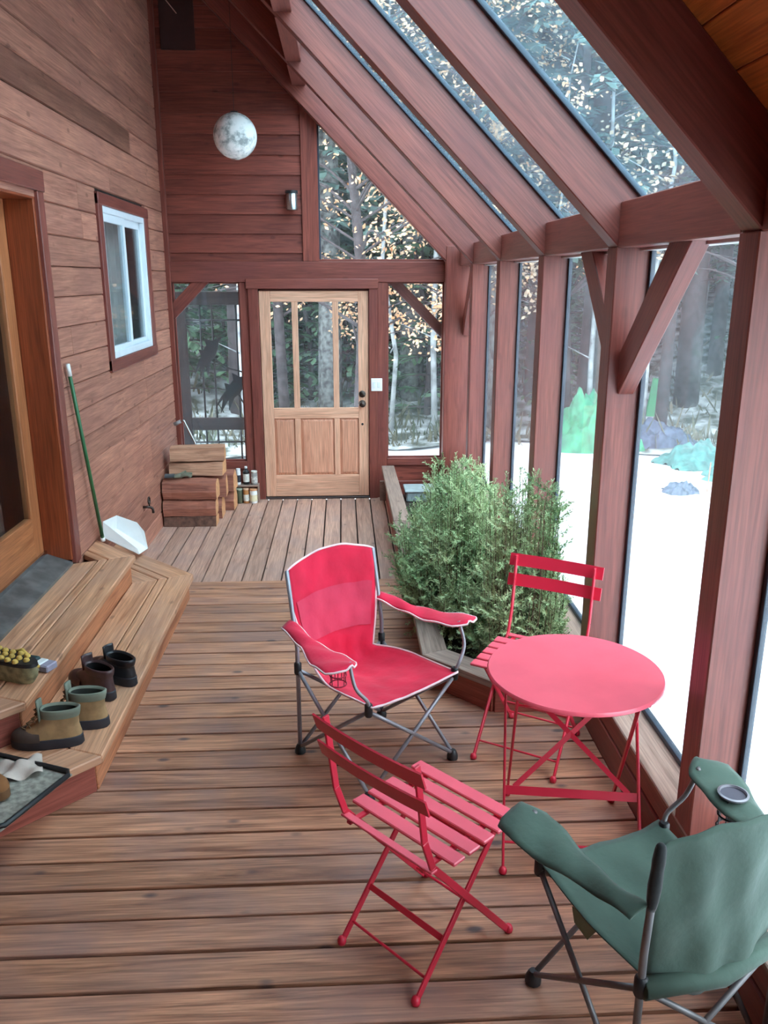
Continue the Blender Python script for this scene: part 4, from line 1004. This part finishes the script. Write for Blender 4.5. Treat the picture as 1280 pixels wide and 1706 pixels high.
# ---- brush and dead stems along the forest edge
V = []; F = []; rg = random.Random(77)
for k in range(1100):
    a = R(rg.uniform(10, 115)); r = 11.5+6*rg.random()**1.5; x = 1+r*math.cos(a); y = r*math.sin(a)/.9; z = ground_z(x, y)
    for j in range(5):
        h = rg.uniform(.12, .6)*(1 if rg.random() < .25 else .5); u = Vector((rg.gauss(0, .35), rg.gauss(0, .35), 1))*h; w = Vector((rg.uniform(-1, 1), rg.uniform(-1, 1), 0)).normalized()*rg.uniform(.006, .02)
        p = Vector((x+rg.gauss(0, .15), y+rg.gauss(0, .15), z)); m = len(V); V += [p-w, p+w, p+u*.6+w*1.6, p+u, p+u*.6-w*1.4]; F.append((m, m+1, m+2, m+3, m+4))
bm_ = bpy.data.meshes.new('brush'); bm_.from_pydata(V, [], F); bm_.update()
tag(link('brush', bm_, plain('dry_brush', S(112, 104, 88), .9, var=.3, scale=.8, c2=S(62, 74, 60))), 'tangle of dry stems and low brush along the forest edge', 'brush', kind='stuff')

# ---- decorated garden gate outside the left side window
gt = thing('garden_gate', 'dark garden gate with metal bars and two flying bird cut-outs', 'gate', (-1.32, 8.62, GZ))
M_GATE = wood('dark_gate_wood', S(78, 66, 66), S(56, 46, 48), .7, .1, var=.1); M_IRON = plain('dark_iron', S(44, 44, 50), .5, .3)
box('stile', -.36, -.26, -.02, .02, 0, 2.33, M_GATE, gt); box('stile', .36, .44, -.02, .02, 0, 2.33, M_GATE, gt)
for a, b in ((.06, .16), (.93, 1.06), (2.20, 2.33)): box('rail', -.26, .36, -.018, .018, a, b, M_GATE, gt)
for x in (-.12, .0, .24, .33):
    MB().tube([(x, 0, .16), (x, 0, .93)], .011, 6).build('bar', M_IRON, gt, True)
    MB().tube([(x, 0, 1.06), (x, 0, 2.20)], .011, 6).build('bar', M_IRON, gt, True)
for z in (.80, 2.05): MB().tube([(-.26, 0, z), (.36, 0, z)], .011, 6).build('cross_bar', M_IRON, gt, True)
MB().tube(spline([(-.05, -.01, 1.72), (.12, -.01, 1.58), (.30, -.01, 1.52), (.36, -.01, 1.4)], 6), .009, 6).build('vine', M_IRON, gt, True)
MB().tube(spline([(.2, -.01, 1.35), (.3, -.01, 1.18), (.36, -.01, 1.1)], 6), .009, 6).build('vine', M_IRON, gt, True)
def bird(cx, cz, s, ang):
    prof = [(-.30, -.02), (-.16, .0), (-.28, -.09), (-.12, -.045), (-.20, -.13), (-.06, -.07), (.02, -.075), (.10, -.05), (.17, -.015), (.25, -.02), (.18, .02), (.13, .045), (.10, .13), (.06, .07), (.0, .06), (-.03, .11), (-.07, .045), (-.16, .03)]
    c, sn = math.cos(ang), math.sin(ang)
    MB().extr([(cx+s*(x*c-z*sn), -.03, cz+s*(x*sn+z*c)) for x, z in prof], (0, .014, 0)).build('bird_cutout', M_IRON, gt)
bird(-.05, 1.72, .95, R(52)); bird(.19, 1.36, 1.0, R(42))

# ---- yard things seen through the window wall
M_GRNPL = plain('bright_green_plastic', S(56, 150, 100), .5, var=.2, scale=3)
M_TARP = fabric('green_tarpaulin', S(60, 136, 102), var=.35); M_TEAL = fabric('teal_netting', S(74, 122, 118), var=.35)
def crumple(name, label, cat, loc, sx, sy, h, mat, seed, rz=0):
    rr = random.Random(seed); ph = [rr.uniform(0, 6) for _ in range(6)]
    mb = MB(); mb.grid(lambda u, v: ((u-.5)*sx*(1+.1*math.sin(v*9+ph[0])), (v-.5)*sy*(1+.1*math.sin(u*8+ph[1])), h*(math.sin(u*math.pi)*math.sin(v*math.pi))**.6*(.75+.25*math.sin(u*11+ph[2])*math.sin(v*13+ph[3]))+.12*h*math.sin(u*31+ph[4])*math.sin(v*27)+rr.uniform(-.03, .03)*h), 30, 26)
    o = tag(mb.build(name, mat, None, True), label, cat); o.location = loc; o.rotation_euler = (0, 0, rz); return o
crumple('tarpaulin', 'bright green tarpaulin heap in the snow behind the shrubs', 'tarpaulin', (3.75, 12.3, ground_z(3.75, 12.3)), 1.3, 1.0, .95, M_TARP, 1)
crumple('garden_netting', 'crumpled teal netting at the edge of the snow', 'netting', (5.0, 11.2, ground_z(5, 11.2)), 1.1, .7, .35, M_TEAL, 2, .4)
crumple('garden_netting', 'crumpled teal netting close behind the near post at the right', 'netting', (5.2, 10.2, ground_z(5.2, 10.2)), 1.0, .7, .32, M_TEAL, 3, -.5)
crumple('covered_pile', 'low dark slate blue covered pile at the edge of the snow', 'pile', (4.7, 12.2, ground_z(4.7, 12.2)), 1.3, .6, .42, plain('slate_cover', S(74, 84, 104), .8, var=.3), 4)
crumple('boulder', 'dark blue grey stone poking out of the snow', 'stone', (4.12, 9.62, ground_z(4.12, 9.62)-.02), .44, .34, .16, plain('wet_stone', S(80, 88, 108), .6, var=.3), 5)
st = tag(MB().tube([(4.33, 9.35, GZ), (4.34, 9.35, GZ+.36)], .008, 6).build('garden_stake', plain('stake', S(150, 126, 110), .8)), 'thin garden stake in the snow beside the stone', 'stake')
sl = thing('slide_panel', 'bright green upright plastic panel leaning at the forest edge', 'panel', (5.3, 13.9, ground_z(5.3, 13.9)-.1), R(-15))
mb = MB(); mb.extr([(-.12, 0, .05), (.12, 0, .05), (.18, .1, .85), (0, .1, .85)], (0, .05, 0)); mb.build('panel', M_GRNPL, sl, bev=.02)
for s in (-.1, .14): MB().tube([(s*.9, .03, 0), (s*.7+.08, .12, .86)], .022, 8).build('edge_tube', M_GRNPL, sl, True)
